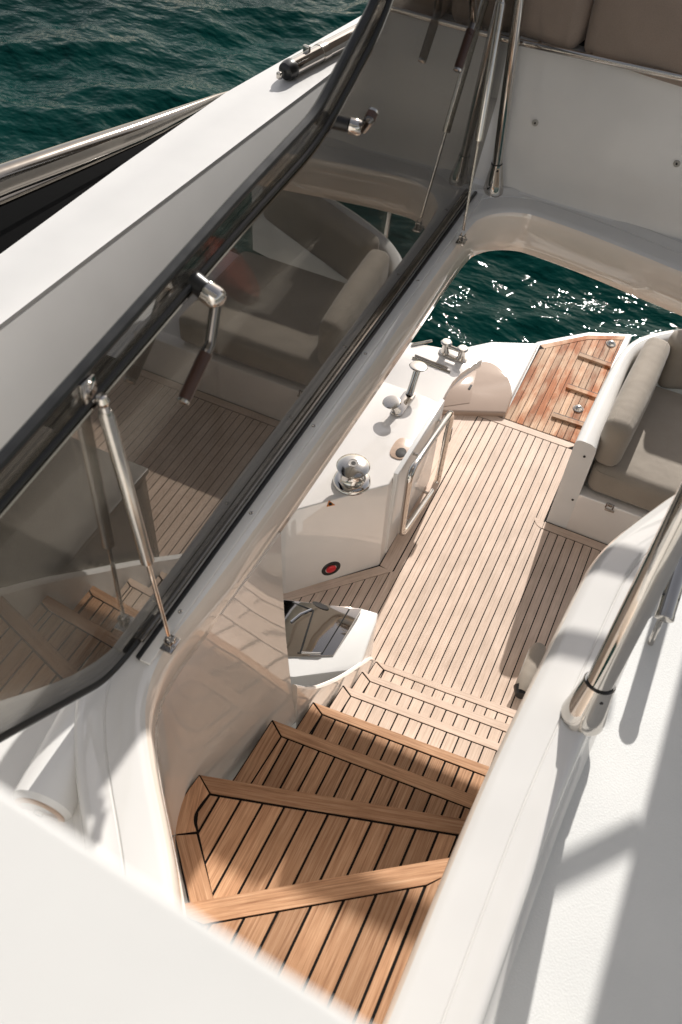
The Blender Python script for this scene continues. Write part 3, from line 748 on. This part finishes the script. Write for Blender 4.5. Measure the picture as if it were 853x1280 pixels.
cg = 'brown cushions along the seat'
def seat_cushion(label, x0, x1, y):
    o = obj('cushion', soft_box(((x0 + x1) / 2, y, cz), (x1 - x0, 0.16, 0.30), 0.035, 0.012, Matrix.Rotation(-0.14, 3, 'Z')), FABRIC_BROWN, angle=70, origin=((x0 + x1) / 2, y, cz))
    meta(o, label, 'cushion', cg); piping(o, ((x0 + x1) / 2, y, cz), (x1 - x0, 0.16, 0.30), 1, 0.035, FABRIC_BROWN, Matrix.Rotation(-0.14, 3, 'Z'))
p1, p2 = at(662, 22, y=3.06).x, at(738, 40, y=3.06).x
seat_cushion("brown cushion above the white panel, next to the upright post", p1 - 0.42, p2 - 0.006, 3.085)
seat_cushion("brown cushion above the white panel at the upper right corner", p2 + 0.010, p2 + 0.56, 3.00)
obj('cushion_shadow', box((-0.35, 3.055, ZP + 0.004), (1.45, 0.085, 0.010), 0.002, rot=Matrix.Rotation(-0.13, 3, 'Z')), RUBBER, ap)  # black strip put in for the shadow under the cushions
obj('sun_block_board', box((-0.30, 3.20, ZP + 0.16), (1.60, 0.04, 0.34), 0.01, rot=Matrix.Rotation(-0.13, 3, 'Z')), FABRIC_BROWN, ap)  # added to block sun leaking through between the cushions
hr = thing('panel_rail', (p1, 2.97, ZP), "polished rail along the top of the white panel below the cushions", 'rail')
def rail_pt(px, py): return at(px, py, y=pyx(-0.7 + (px - 660) / 193 * 0.5) + 0.012)
ra, rb_ = at(655, 54, y=pyx(-0.72) - 0.005), at(853, 97, y=pyx(-0.25) - 0.005)
rd = rb_ - ra
obj('rail_tube', tube([ra - rd * 0.25, ra, rb_, rb_ + rd * 1.8 + Vector((0, -0.12, 0))], 0.0105, 16), CHROME, hr)
for t in (0.08, 0.42, 0.9): obj('stand_off', tube([ra + rd * t, ra + rd * t + Vector((0, 0.05, -0.008))], 0.006, 10), CHROME, hr)

def post(label, base, tip, r, rbase, group):
    base, tip = Vector(base), Vector(tip); d = tip - base; t = thing('upright_post', base, label, 'post', group)
    u = d.normalized()
    obj('post_tube', tube([base + u * 0.05, tip], r, 22), CHROME, t)
    bs = obj('base_socket', lathe([(rbase, -0.012), (rbase, 0.004), (rbase * 0.90, 0.03), (r * 1.22, 0.085), (r * 1.18, 0.095)], base, u, 28), CHROME, t)
    obj('socket_ring', lathe([(r * 1.1, 0), (r * 1.1, 0.004)], base + u * 0.094, u, 24), RUBBER, bs)
    for h in (0.055, 0.078): obj('grub_screw', lathe([(0.004, -0.003), (0.004, 0.001), (0, 0.001)], base + u * h + Vector((0.45, -0.85, 0.1)).normalized() * (r * 1.28), (0.45, -0.85, 0.1), 10), HOLE, bs)
    return t
g_ = 'polished posts beside the stairwell'
pb1 = at(730, 893, z=2.05); pt1 = at(853, 648, x=0.175)
post("large polished steel post with flared socket on the right coaming", pb1, pb1 + (pt1 - pb1) * 1.7, 0.028, 0.047, g_)
pb2 = at(620, 219, z=2.05); pb2.y = max(pb2.y, 2.9)
pb2 = at(620, 221, y=pyx(-0.7) - 0.05); pb2.z = 2.055
pt2 = at(650, 0, y=pb2.y + 0.005)
post("polished steel post standing behind the far gas strut", pb2, pb2 + (pt2 - pb2) * 1.25, 0.0175, 0.036, g_)

# ------------------------------------------------------------------ deck fittings on the right
tb = thing('grab_tube', at(833, 770, z=2.14), "short chrome tube end with clamp above the right deck", 'tube')
ta_, tb_ = at(831, 771, z=2.12), at(853, 700, z=2.17)
obj('steel_tube', tube([ta_, tb_ + (tb_ - ta_) * 6], 0.0200, 20), CHROME, tb)
obj('end_plug', lathe([(0.0212, -0.006), (0.0212, 0.005), (0.016, 0.008), (0, 0.0085)], ta_, ta_ - tb_, 16), STEEL, tb)
obj('clamp', box(ta_ + (tb_ - ta_) * 0.38, (0.038, 0.034, 0.022), 0.006), RUBBER, tb)
obj('clamp_foot', tube([ta_ + (tb_ - ta_) * 0.38, Vector((ta_.x + 0.008, ta_.y + 0.02, 1.985))], 0.007, 10), CHROME, tb)

# ------------------------------------------------------------------ near left mouldings
ml = thing('hinge_moulding', at(70, 940, z=2.05), "rounded white moulding with a tan socket below the glass hatch", 'moulding')
ax0, ax1 = at(50, 1014, z=1.995), at(126, 872, z=1.985)
axd = (ax1 - ax0)
obj('rounded_cover', tube([ax0, ax0 + axd * 0.04, ax1, ax1 + axd * 0.6], [0.054, 0.062, 0.062, 0.060], 34), GEL, ml)
sk = obj('socket', lathe([(0.052, 0), (0.052, 0.002), (0.040, 0.004), (0.038, 0.0), (0, 0.0)], ax0, -axd, 30), TAN, ml)
obj('socket_pin', lathe([(0.010, 0), (0.010, 0.006), (0.005, 0.007), (0.005, 0.002), (0, 0.002)], ax0 - axd.normalized() * 0.001, -axd, 16), STEEL, sk)

con = thing('helm_console', (-0.3, -0.2, 2.0), "out-of-focus white console edge filling the lower left corner", 'console')
fz = 3.42
f1, f2 = at(0, 982, z=fz), at(478, 1292, z=fz)
fd = (f2 - f1)
F = [f1 - fd * 4.0, f2 + fd * 0.02, f2 + fd * 0.05 + Vector((0.01, -0.5, 0)), f1 - fd * 4.0 + Vector((0, -0.5, 0))]
obj('console_top', prism([(p.x, p.y) for p in F], fz - 0.06, fz, 0.002, 1), CONSOLE, con)
obj('console_body', prism([(p.x * 0.96 - 0.02, p.y - 0.03 if i < 2 else p.y + 0.02) for i, p in enumerate(F)], 1.98, fz - 0.06, 0.01), SATIN, con)

# ------------------------------------------------------------------ mooring cabinet
CZ = 0.60
cab = thing('mooring_cabinet', (-1.05, 2.9, 0), "white mooring cabinet with winch and bollards left of the floor", 'cabinet')
C1, C2, C3 = (-1.185, 2.280), (-0.838, 2.655), (-0.815, 3.30)
plan_t = [C1, C2, C3, (-0.95, 3.31), (-1.55, 3.31), (-1.55, 2.1)]
plan_b = [(-1.170, 2.245), (-0.820, 2.632), (-0.805, 3.30), (-0.95, 3.305), (-1.55, 3.305), (-1.55, 2.1)]
b_ = B(); A = [b_.verts.new((p[0], p[1], -0.01)) for p in plan_b]; C = [b_.verts.new((p[0], p[1], CZ - 0.001)) for p in plan_t]
b_.faces.new(C); b_.faces.new(A[::-1])
for i in range(6): b_.faces.new((A[i], A[(i + 1) % 6], C[(i + 1) % 6], C[i]))
bev(b_, 0.008, 3)
obj('cabinet_body', b_, GLOSS, cab)
arcp = [at(*p, z=CZ) for p in [(551, 506), (557, 492), (566, 477), (575, 466), (588, 457), (602, 451), (604, 448)]]
slab = [(-0.835, 3.285)] + [(p.x, p.y) for p in arcp] + [(-0.9, 3.735), (-1.139, 3.68), (-1.55, 3.4), (-1.55, 3.285)]
obj('aft_shelf', prism(slab, CZ - 0.05, CZ - 0.0015, 0.006, 2), GLOSS, cab)
obj('side_lip', prism([(-0.835, 2.70), (-0.812, 2.70), (-0.800, 3.29), (-0.826, 3.29)], 0.02, CZ + 0.040, 0.005), GEL, cab)
fn = Vector((C2[1] - C1[1], -(C2[0] - C1[0]), 0)).normalized(); fdir = Vector((C2[0] - C1[0], C2[1] - C1[1], 0)).normalized()
def facept(px, py, lift=0.0):
    d = RM @ np.array([px - 426.5, -(py - 640.0), -FPX]); d = Vector(d)
    o_ = Vector(CAM); p0 = Vector((-1.178, 2.263, 0.3)); t = (p0 - o_).dot(fn) / d.dot(fn); return o_ + d * t + fn * lift
pc = facept(423, 708)
Rf = Matrix((fdir, Vector((0, 0, 1)), fn)).transposed()
obj('label_plate', box(pc + fn * 0.004, (0.28, 0.085, 0.003), 0.001, rot=Rf), TAN2, cab)
bt = thing('emergency_button', facept(413, 709, 0.006), "red button in a black ring on the cabinet front", 'button')
obj('black_ring', lathe([(0.055, -0.01), (0.055, 0.004), (0.050, 0.010), (0.031, 0.010), (0.030, 0.005), (0, 0.005)], facept(413, 709, 0.003), fn, 28), RUBBER, bt)
obj('red_cap', lathe([(0.027, 0.003), (0.027, 0.012), (0.021, 0.016), (0, 0.0165)], facept(413, 709, 0.003), fn, 24), RED, bt)

def winch(p):
    t = thing('mooring_winch', p, "polished mooring winch on the cabinet corner nearest the stairs", 'winch')
    obj('base_flange', lathe([(0.088, 0), (0.090, 0.008), (0.086, 0.014), (0.086, 0.020), (0.080, 0.026), (0.072, 0.030), (0.062, 0.031)], p, n=40), CHROME, t)
    obj('drum', lathe([(0.056, 0.030), (0.050, 0.040), (0.044, 0.06), (0.046, 0.085), (0.060, 0.10)], p, n=40), CHROME, t)
    c = obj('cap', lathe([(0.060, 0.098), (0.076, 0.104), (0.079, 0.110), (0.072, 0.118), (0.048, 0.126), (0.024, 0.130), (0.022, 0.128), (0.012, 0.128)], p, n=40), STEEL, t)
    obj('socket_hole', lathe([(0.011, 0.115), (0.011, 0.1292), (0, 0.1292)], p, n=14), HOLE, c)
winch(at(440, 602, z=CZ + 0.0))
def bollard(p_far_base, p_far_top, p_near_base, p_near_top):
    c = (p_far_base + p_near_base) / 2; t = thing('twin_bollard', c, "V-shaped twin steel bollard with flat round heads on the cabinet", 'bollard')
    d = (p_far_base - p_near_base); a = math.atan2(d.y, d.x); L = d.length / 2
    ov = []
    for k in range(28):
        th = 2 * math.pi * k / 28; x = math.copysign(L, math.cos(th)) + 0.030 * math.cos(th); y = 0.032 * math.sin(th)
        ov.append((c.x + x * math.cos(a) - y * math.sin(a), c.y + x * math.sin(a) + y * math.cos(a)))
    obj('base_plate', prism(ov, CZ, CZ + 0.010, 0.003), CHROME, t)
    for (b0, t0) in ((p_far_base, p_far_top), (p_near_base, p_near_top)):
        u = t0 - b0; h = u.length
        s = obj('bollard_post', lathe([(0.024, 0.004), (0.020, 0.015), (0.0185, h * 0.5), (0.0195, h - 0.008)], b0, u, 24), CHROME, t)
        obj('head', lathe([(0.020, h - 0.010), (0.044, h - 0.005), (0.048, h), (0.044, h + 0.005), (0.034, h + 0.007), (0, h + 0.008)], t0 - (u * 0.25 + Vector((0, 0, h * 0.75))), u * 0.25 + Vector((0, 0, h * 0.75)), 30), STEEL, s)
bollard(at(512, 494, z=CZ), at(523, 459, z=CZ + 0.125), at(496, 516, z=CZ), at(490, 503, z=CZ + 0.075))
def cleat(p0, p1):
    c = (p0 + p1) / 2; t = thing('mooring_cleat', c, "double-horned steel cleat at the water edge of the cabinet", 'cleat')
    d = (p1 - p0); u = d.normalized(); a = math.atan2(d.y, d.x); L = d.length / 2
    ov = []
    for k in range(28):
        th = 2 * math.pi * k / 28; x = math.copysign(L, math.cos(th)) + 0.035 * math.cos(th); y = 0.030 * math.sin(th)
        ov.append((c.x + x * math.cos(a) - y * math.sin(a), c.y + x * math.sin(a) + y * math.cos(a)))
    obj('base_plate', prism(ov, CZ, CZ + 0.008, 0.003), CHROME, t)
    for p in (p0, p1):
        s = obj('horn_post', lathe([(0.026, 0.006), (0.020, 0.02), (0.018, 0.055), (0.022, 0.068)], p, n=22), CHROME, t)
        obj('head', lathe([(0.020, 0.064), (0.030, 0.068), (0.031, 0.074), (0.024, 0.080), (0, 0.081)], p, n=24), STEEL, s)
    obj('cross_bar', tube([p0 + Vector((0, 0, 0.052)), p1 + Vector((0, 0, 0.052))], 0.011, 12), CHROME, t)
cleat(at(556, 441, z=CZ), at(576, 449, z=CZ))
cs = thing('chafe_strip', at(540, 456, z=CZ), "pair of dark steel strips set across the cabinet top", 'strip')
for (a0, a1) in (((516, 447), (563, 465)), ((519, 444), (560, 460))):
    A_, B_ = at(*a0, z=CZ + 0.003), at(*a1, z=CZ + 0.003)
    obj('strip', tube([A_, B_], 0.0055, 8), BRONZE if a0[0] == 516 else CHROME, cs)
et = obj('edge_strip', tube([at(515, 431, z=CZ + 0.003), at(540, 426, z=CZ + 0.003)], 0.008, 8), STEEL); meta(et, "short steel strip at the far outer edge of the cabinet", 'strip')
fl = thing('rope_fairlead', at(500, 562, z=CZ), "tan rope opening with dark mouth beside the cabinet lip", 'fairlead')
pf = at(499, 560, z=CZ)
oval = [(pf.x + 0.045 * math.copysign(abs(math.cos(t)) ** 0.7, math.cos(t)) + 0.012, pf.y + 0.075 * math.copysign(abs(math.sin(t)) ** 0.7, math.sin(t))) for t in [2 * math.pi * k / 26 for k in range(26)]]
oval2 = [(pf.x + 0.026 * math.cos(t) + 0.022, pf.y - 0.028 + 0.034 * math.sin(t)) for t in [2 * math.pi * k / 22 for k in range(22)]]
obj('tan_rim', prism(oval, CZ - 0.002, CZ + 0.004, 0.002), TAN, fl); obj('dark_mouth', prism(oval2, CZ, CZ + 0.006, 0.001), HOLE, fl)
# warning sticker
wsx = at(413, 630, z=CZ + 0.0012)
tri = [(wsx.x + 0.024 * math.cos(t), wsx.y + 0.024 * math.sin(t)) for t in (0.2, 0.2 + 2.094, 0.2 + 4.189)]
ws = thing('warning_sticker', wsx, "small orange warning triangle sticker in the winch shadow", 'sticker')
obj('sticker_triangle', prism(tri, CZ + 0.0005, CZ + 0.0016), ORANGE, ws, smooth=False)
obj('hand_symbol', prism([(wsx.x + 0.010 * math.cos(t) * (0.6 if k % 2 else 1), wsx.y + 0.010 * math.sin(t)) for k, t in enumerate([2 * math.pi * j / 9 for j in range(9)])], CZ + 0.0016, CZ + 0.0022), HOLE, ws, smooth=False)

# grab rail loop on the cabinet side
gr = thing('grab_rail', (-0.77, 3.0, 0.4), "looped chrome grab rail standing on the cabinet side", 'grab rail')
GX = -0.765
lp = [at(501, 671, x=GX), at(513, 590, x=GX), at(566, 512, x=GX), at(546, 606, x=GX)]
lp2 = [(p.y, p.z) for p in lp]; lp2 = rnd(lp2, 0.075, 6)
obj('rail_loop', tube([(GX, p[0], p[1]) for p in lp2], 0.0175, 14, closed=True), CHROME, gr)
for (py_, pz_) in ((lp2[3][0] + 0.10, 0), (lp2[10][0] + 0.1, 0)): pass
for f in (0.25, 0.8):
    p = lp[1].lerp(lp[2], f); obj('stand_off', tube([(GX, p.y, p.z - 0.006), (-0.812, p.y, p.z - 0.012)], 0.008, 10), CHROME, gr)
    p = lp[0].lerp(lp[3], f); obj('stand_off', tube([(GX, p.y, p.z + 0.004), (-0.812, p.y, p.z + 0.004)], 0.008, 10), CHROME, gr)
gh = thing('gate_hinge', at(557, 548, x=-0.79), "dark folded hinge bracket beside the far end of the grab rail", 'hinge')
ph = at(559, 545, x=-0.785)
obj('hinge_leaf', box((-0.790, ph.y, ph.z), (0.022, 0.05, 0.085), 0.004), GREYTRIM, gh); obj('hinge_knuckle', tube([(-0.775, ph.y + 0.02, ph.z - 0.05), (-0.775, ph.y + 0.02, ph.z + 0.05)], 0.009, 12), RUBBER, gh)

# rounded boarding step
STEPM = gelcoat("tan_step_gelcoat", (0.37, 0.275, 0.215), rough=0.06, wav=0.02, spec=0.9)
tg = thing('boarding_step', (-0.75, 4.3, 0), "rounded glossy tan boarding step beside the teak gangway", 'step')
SZ = 0.035
ga = [at(p[0], p[1], z=SZ) for p in [(535, 513), (548, 490), (562, 474), (583, 457), (603, 450), (618, 453), (630, 463), (638, 478), (641, 494), (633, 516)]]
gp_ = [(p.x, p.y) for p in ga]; gp_ = [gp_[0]] + open_smooth(gp_[1:-1], 1) + [gp_[-1]]
obj('step_pad', prism(gp_, -0.20, SZ, 0.018, 3), STEPM, tg, angle=45)
lidp = [at(p[0], p[1], z=SZ + 0.003) for p in [(538, 511), (551, 491), (566, 475), (585, 464), (597, 463), (588, 504)]]
obj('locker_lid', prism(inset([(p.x, p.y) for p in lidp], 0.004), SZ, SZ + 0.003, 0.001), STEPM, tg)
kl = at(588, 484, z=SZ + 0.004)
obj('latch_slot', box((kl.x, kl.y, SZ + 0.004), (0.014, 0.05, 0.003), 0.001), HOLE, tg)
sl_ = thing('stern_moulding', (-0.62, 4.2, 0), "white stern moulding between gate and water", 'moulding')
sp = [at(597, 452, z=0.22), at(662, 452, z=0.22), at(655, 470, z=0.22), at(640, 500, z=0.10)]
obj('moulding', prism([(-1.1, 4.12), (sp[1].x + 0.02, 4.50), (-0.63, 4.62), (-1.15, 4.35)] if False else [(-1.25, 3.99), (-0.607, 3.99), (-0.612, 4.80), (-0.90, 4.66), (-1.25, 4.30)], -0.40, -0.004, 0.012, 3), SATIN, sl_)

# ------------------------------------------------------------------ teak gangway
gw = thing('gangway', (-0.37, 4.6, -0.04), "weathered orange teak gangway with grip slots beyond the floor", 'gangway')
GP = [(-0.602, 4.03), (-0.135, 4.03), (-0.108, 5.205), (-0.345, 5.085), (-0.611, 4.822)]
GZ = -0.03
obj('white_rim', prism([(-0.602, 4.03), (-0.09, 4.03), (-0.075, 5.25), (-0.35, 5.125), (-0.640, 4.845)], GZ - 0.10, GZ - 0.004, 0.012, 3), SATIN, gw)
obj('caulking_bed', prism(inset(GP, 0.006), GZ - 0.006, GZ - 0.002), CAULK, gw, smooth=False)
plank('edge_board', [(-0.604, 4.816), (-0.345, 5.076), (-0.112, 5.195), (-0.114, 5.15), (-0.335, 5.035), (-0.57, 4.795)], GZ + 0.001, 0.006, 0.75, TEAK_WORN, gw)
fieldg = inset([(-0.602, 4.03), (-0.130, 4.03), (-0.114, 5.146), (-0.335, 5.032), (-0.598, 4.77)], 0.004)
strips(fieldg, -0.602, 0.0425, 0.004, GZ, 0.006, TEAK_WORN, gw)
for (a0, a1) in [((725, 441), (768, 456)), ((710, 480), (750, 494)), ((692, 516), (735, 530))]:
    A_, B_ = at(*a0, z=GZ + 0.004), at(*a1, z=GZ + 0.004); B_.x = min(B_.x, -0.122)
    md = (A_ + B_) / 2; L = (B_ - A_).length
    an = math.atan2(B_.y - A_.y, B_.x - A_.x)
    obj('grip_slot', box((md.x, md.y, GZ + 0.002), (L, 0.016, 0.004), rot=Matrix.Rotation(an, 3, 'Z')), HOLE, gw)
    o = plank('foot_rail', [(A_.x, A_.y - 0.012), (B_.x, B_.y - 0.012), (B_.x, B_.y - 0.045), (A_.x, A_.y - 0.045)], GZ + 0.016, 0.018, an, TEAK_WORN, gw)
for i, ((px, py), lab) in enumerate([((764, 430), "chrome dome light on the gangway tip, by the water"), ((723, 511), "chrome dome light on the gangway, between the grip slots")]):
    p = at(px, py, z=GZ)
    t = thing('dome_light', p, lab, 'dome light', 'dome lights set in the gangway')
    obj('flange', lathe([(0.034, 0), (0.034, 0.003), (0.030, 0.005)], p, n=26), CHROME, t); obj('dome', lathe([(0.030, 0.004), (0.026, 0.014), (0.017, 0.021), (0.008, 0.0245), (0, 0.025)], p, n=26), STEEL, t)

# ------------------------------------------------------------------ cockpit sofa
sf = thing('cockpit_sofa', (-0.1, 3.4, 0), "built-in cockpit sofa base with white rim, taupe cushions on it", 'sofa')
obj('base_front', prism([(-0.012, 3.333), (1.30, 3.333), (1.30, 3.42), (-0.012, 3.42)], -0.01, 0.285, 0.008, 3), GLOSS, sf)
obj('base_block', prism([(-0.118, 3.415), (1.30, 3.415), (1.30, 4.35), (-0.118, 4.18)], -0.01, 0.28), GEL, sf)
RZ = 0.645
rimpath = [(-0.120, 3.334), (-0.116, 3.6), (-0.104, 3.9), (-0.088, 4.14), (-0.03, 4.30), (0.08, 4.42), (0.20, 4.52), (0.6, 4.72), (1.3, 4.9)]
rimin = [(-0.008, 3.334), (-0.008, 3.6), (-0.014, 3.9), (-0.012, 4.12), (0.03, 4.22), (0.12, 4.34), (0.22, 4.42), (0.6, 4.62), (1.3, 4.8)]
rp_ = open_smooth(rimpath, 2); ri_ = open_smooth(rimin, 2)
rings = []
for (a, b) in zip(rp_, ri_):
    A_, B_ = Vector((a[0], a[1], 0)), Vector((b[0], b[1], 0)); u = (B_ - A_)
    pr = [(0.0, -0.01), (0.0, RZ - 0.03), (0.05, RZ - 0.012), (0.16, RZ - 0.003), (0.35, RZ), (0.7, RZ - 0.004), (0.92, RZ - 0.016), (1.0, RZ - 0.05), (1.0, -0.01)]
    rings.append([tuple(A_ + u * s + Vector((0, 0, z))) for s, z in pr])
b_ = loft(rings, closed_ring=True); b_.faces.new([b_.verts.new(p) for p in rings[0][::-1]]); b_.faces.new([b_.verts.new(p) for p in rings[-1]])
obj('back_rim', b_, GEL, sf, angle=50)
for (px, py) in [(730.6, 571), (716, 625)]:
    p = at(px, py, y=3.331); obj('screw', lathe([(0.0065, -0.003), (0.0065, 0.001), (0.004, 0.0015), (0, 0.0012)], p, (0, -1, 0), 12), HOLE, sf)
lt = obj('latch', box(at(762, 638, y=3.326), (0.050, 0.010, 0.012), 0.002), STEEL, sf)
pL = at(762, 634, y=3.322)
obj('latch_loop', tube([(pL.x - 0.018, pL.y, pL.z - 0.008), (pL.x - 0.018, pL.y, pL.z + 0.022), (pL.x + 0.018, pL.y, pL.z + 0.022), (pL.x + 0.018, pL.y, pL.z - 0.008)], 0.0045, 8), BRONZE, lt)
obj('latch_plate', box((pL.x, 3.329, pL.z + 0.006), (0.024, 0.006, 0.020), 0.002), CHROME, lt)
sc_ = 'taupe cushions of the cockpit sofa'
o = obj('sofa_cushion', soft_box((0.505, 3.765, 0.385), (1.0, 0.80, 0.19), 0.05, 0.012), FABRIC, angle=80, origin=(0.505, 3.765, 0.385)); meta(o, "taupe seat cushion of the cockpit sofa, partly in sun", 'cushion', sc_); piping(o, (0.505, 3.765, 0.385), (1.0, 0.80, 0.19), 2, 0.05, FABRIC)
o = obj('sofa_cushion', soft_box((0.068, 3.79, 0.615), (0.135, 0.80, 0.30), 0.05, 0.012, Matrix.Rotation(-0.05, 3, 'Z')), FABRIC, angle=80, origin=(0.068, 3.79, 0.615)); meta(o, "taupe backrest cushion beside the white rim, end towards the stairs", 'cushion', sc_); piping(o, (0.068, 3.79, 0.615), (0.135, 0.80, 0.30), 0, 0.05, FABRIC, Matrix.Rotation(-0.05, 3, 'Z'))
o = obj('sofa_cushion', soft_box((0.60, 4.40, 0.62), (1.0, 0.15, 0.34), 0.05, 0.012, Matrix.Rotation(0.42, 3, 'Z')), FABRIC, angle=80, origin=(0.60, 4.40, 0.62)); meta(o, "shaded taupe backrest cushion across the back of the sofa", 'cushion', sc_)

# ------------------------------------------------------------------ white locker with stainless door
lk = thing('galley_locker', (-0.8, 1.85, 0), "white locker with mirror-polished steel door beside the stairs", 'locker')
LZ = 0.45
def L(px, py, z=LZ): p = at(px, py, z=z); return (p.x, p.y)
ring_o = [L(452, 760), L(473, 766), L(470, 778), L(453, 826), L(445, 838), L(368, 846), L(340, 846), L(340, 748)]
b_ = prism(ring_o, -0.01, LZ, 0.008, 3)
obj('locker_body', b_, GEL, lk)
ch = [L(352, 749, LZ + 0.04), L(452, 761, LZ + 0.03), L(417, 820), L(352, 822)]
# stainless panel, slightly tilted up at its far side
tz = [0.04, 0.03, 0.006, 0.006]
b_ = B(); A = [b_.verts.new((p[0], p[1], LZ - 0.005)) for p in ch]; C = [b_.verts.new((p[0], p[1], LZ + h)) for p, h in zip(ch, tz)]
b_.faces.new(C); b_.faces.new(A[::-1])
for i in range(4): b_.faces.new((A[i], A[(i + 1) % 4], C[(i + 1) % 4], C[i]))
bev(b_, 0.002, 2)
MIRROR = gelcoat("mirror_steel", (0.62, 0.56, 0.50), 0.05, 0.35); MIRROR.node_tree.nodes["Principled BSDF"].inputs["Metallic"].default_value = 1.0
dr = obj('steel_door', b_, MIRROR, lk)
def LL(px, py): return at(px, py, z=LZ + 0.010 + 0.026 * min(1, max(0, (820 - py) / 62)))
obj('door_frame', tube([LL(437, 761), LL(403, 817), LL(372, 816)], 0.0028, 6), RUBBER, dr)
obj('door_frame', tube([LL(366, 753), LL(392, 763), LL(376, 815)], 0.0042, 6), RUBBER, dr)
obj('door_rim', tube([LL(364, 778), LL(376, 768), LL(390, 762)], 0.007, 8), CHROME, dr)
hg = obj('hinge', tube([LL(377, 816), LL(401, 817)], 0.0048, 8), STEEL, dr)
sl2 = at(401, 757, z=LZ + 0.035)
obj('finger_slot', prism([(sl2.x + 0.040 * math.cos(t), sl2.y + 0.012 * math.sin(t)) for t in [2 * math.pi * k / 18 for k in range(18)]], LZ + 0.02, LZ + 0.0362), HOLE, dr)

# rubber-footed fender by the stair foot
fe = thing('stair_fender', (0.095, 2.3, 0.02), "small beige padded fender with black end at the stair foot", 'fender')
pf0, pf1 = at(653, 866, z=0.06), at(675, 808, z=0.06)
obj('pad', tube([pf0, pf0.lerp(pf1, 0.12), pf0.lerp(pf1, 0.85), pf1], [0.030, 0.044, 0.044, 0.030], 14), FABRIC, fe)
obj('black_end', tube([pf0 + (pf0 - pf1) * 0.05 + Vector((0, 0, -0.008)), pf0 + (pf1 - pf0) * 0.10 + Vector((-0.006, 0, -0.008))], [0.028, 0.043], 14), RUBBER, fe)

# ------------------------------------------------------------------ unseen panels and bars, added to cast shade on decks, coaming and treads
aw = thing('shade_screen', (0.7, 3.1, 2.5), "unseen panels and bars added above the aft seat to cast shade", 'screen')
sec = [(0.27, 2.62), (0.265, 2.81), (0.175, 3.64), (0.16, 4.3), (1.4, 4.3), (1.4, 2.62)]
b_ = B(); A = [b_.verts.new((x, 3.12, z)) for x, z in sec]; C = [b_.verts.new((x, 3.17, z)) for x, z in sec]
b_.faces.new(A); b_.faces.new(C[::-1])
for i in range(6): b_.faces.new((A[i], C[i], C[(i + 1) % 6], A[(i + 1) % 6]))
bev(b_, 0.01, 2); obj('shade_panel', b_, FABRIC, aw)
obj('shade_panel', box((-1.01, 3.145, 3.105), (0.38, 0.05, 0.71), 0.01), FABRIC, aw)  # added to shade the left deck except for one lit strip
def cast(px, py, z, y=3.0): p = at(px, py, z=z); return p + sd * ((y - p.y) / sd.y)
obj('shadow_bar', tube([cast(688, 1094, 1.99), cast(800, 1036, 1.99)], 0.020, 12), CHROME, aw)  # bars added only for the shadow bands they throw
obj('shadow_bar', tube([cast(330, 1065, 1.54, 3.05), cast(640, 1205, 1.54, 3.05)], 0.028, 12), CHROME, aw)
obj('shadow_bar', tube([cast(620, 778, 2.045), cast(775, 850, 2.02)], 0.022, 12), CHROME, aw)

# unseen block aft of the cockpit sofa, added to shade the seat
sb = thing('stern_shade_block', (0.8, 4.85, 0.6), "unseen padded block added aft of the cockpit sofa to shade it", 'shade block')
obj('pad', soft_box((0.82, 4.88, 0.985), (1.40, 0.10, 0.60), 0.04, 0.01), FABRIC, sb, angle=80)
for x in (0.3, 1.2): obj('support', tube([(x, 4.88, 0.72), (x, 4.80, 0.30)], 0.02, 12), CHROME, sb)

# unseen roof above the camera, added to cut sky light and deepen shade
ht = thing('shade_roof', (0, -1.0, 4.5), "unseen pale roof added to hold back sky light", 'roof')
obj('roof_panel', prism([(-2.0, -3.5), (2.0, -3.5), (2.0, 0.0), (1.6, 0.3), (-1.6, 0.3), (-2.0, 0.0)], 4.5, 4.6, 0.03, 3), SATIN, ht)
for x in (-1.45, 1.65):
    obj('roof_pillar', tube([(x, -2.4, 1.98), (x, -2.9, 4.5)], 0.05, 16), SATIN, ht)

# unseen wall behind the camera, added to bounce sunlight aft
hb = thing('bounce_wall', (0, -2.2, 2), "unseen cream wall added to bounce sunlight onto shaded surfaces", 'bounce wall')
CREAM = gelcoat("cream_gelcoat", (0.80, 0.74, 0.66), rough=0.3, wav=0.02)
obj('bounce_panel', prism([(-1.5, -2.3), (1.7, -2.3), (1.7, -2.1), (-1.5, -2.1)], 1.975, 3.7, 0.03, 3), CREAM, hb)
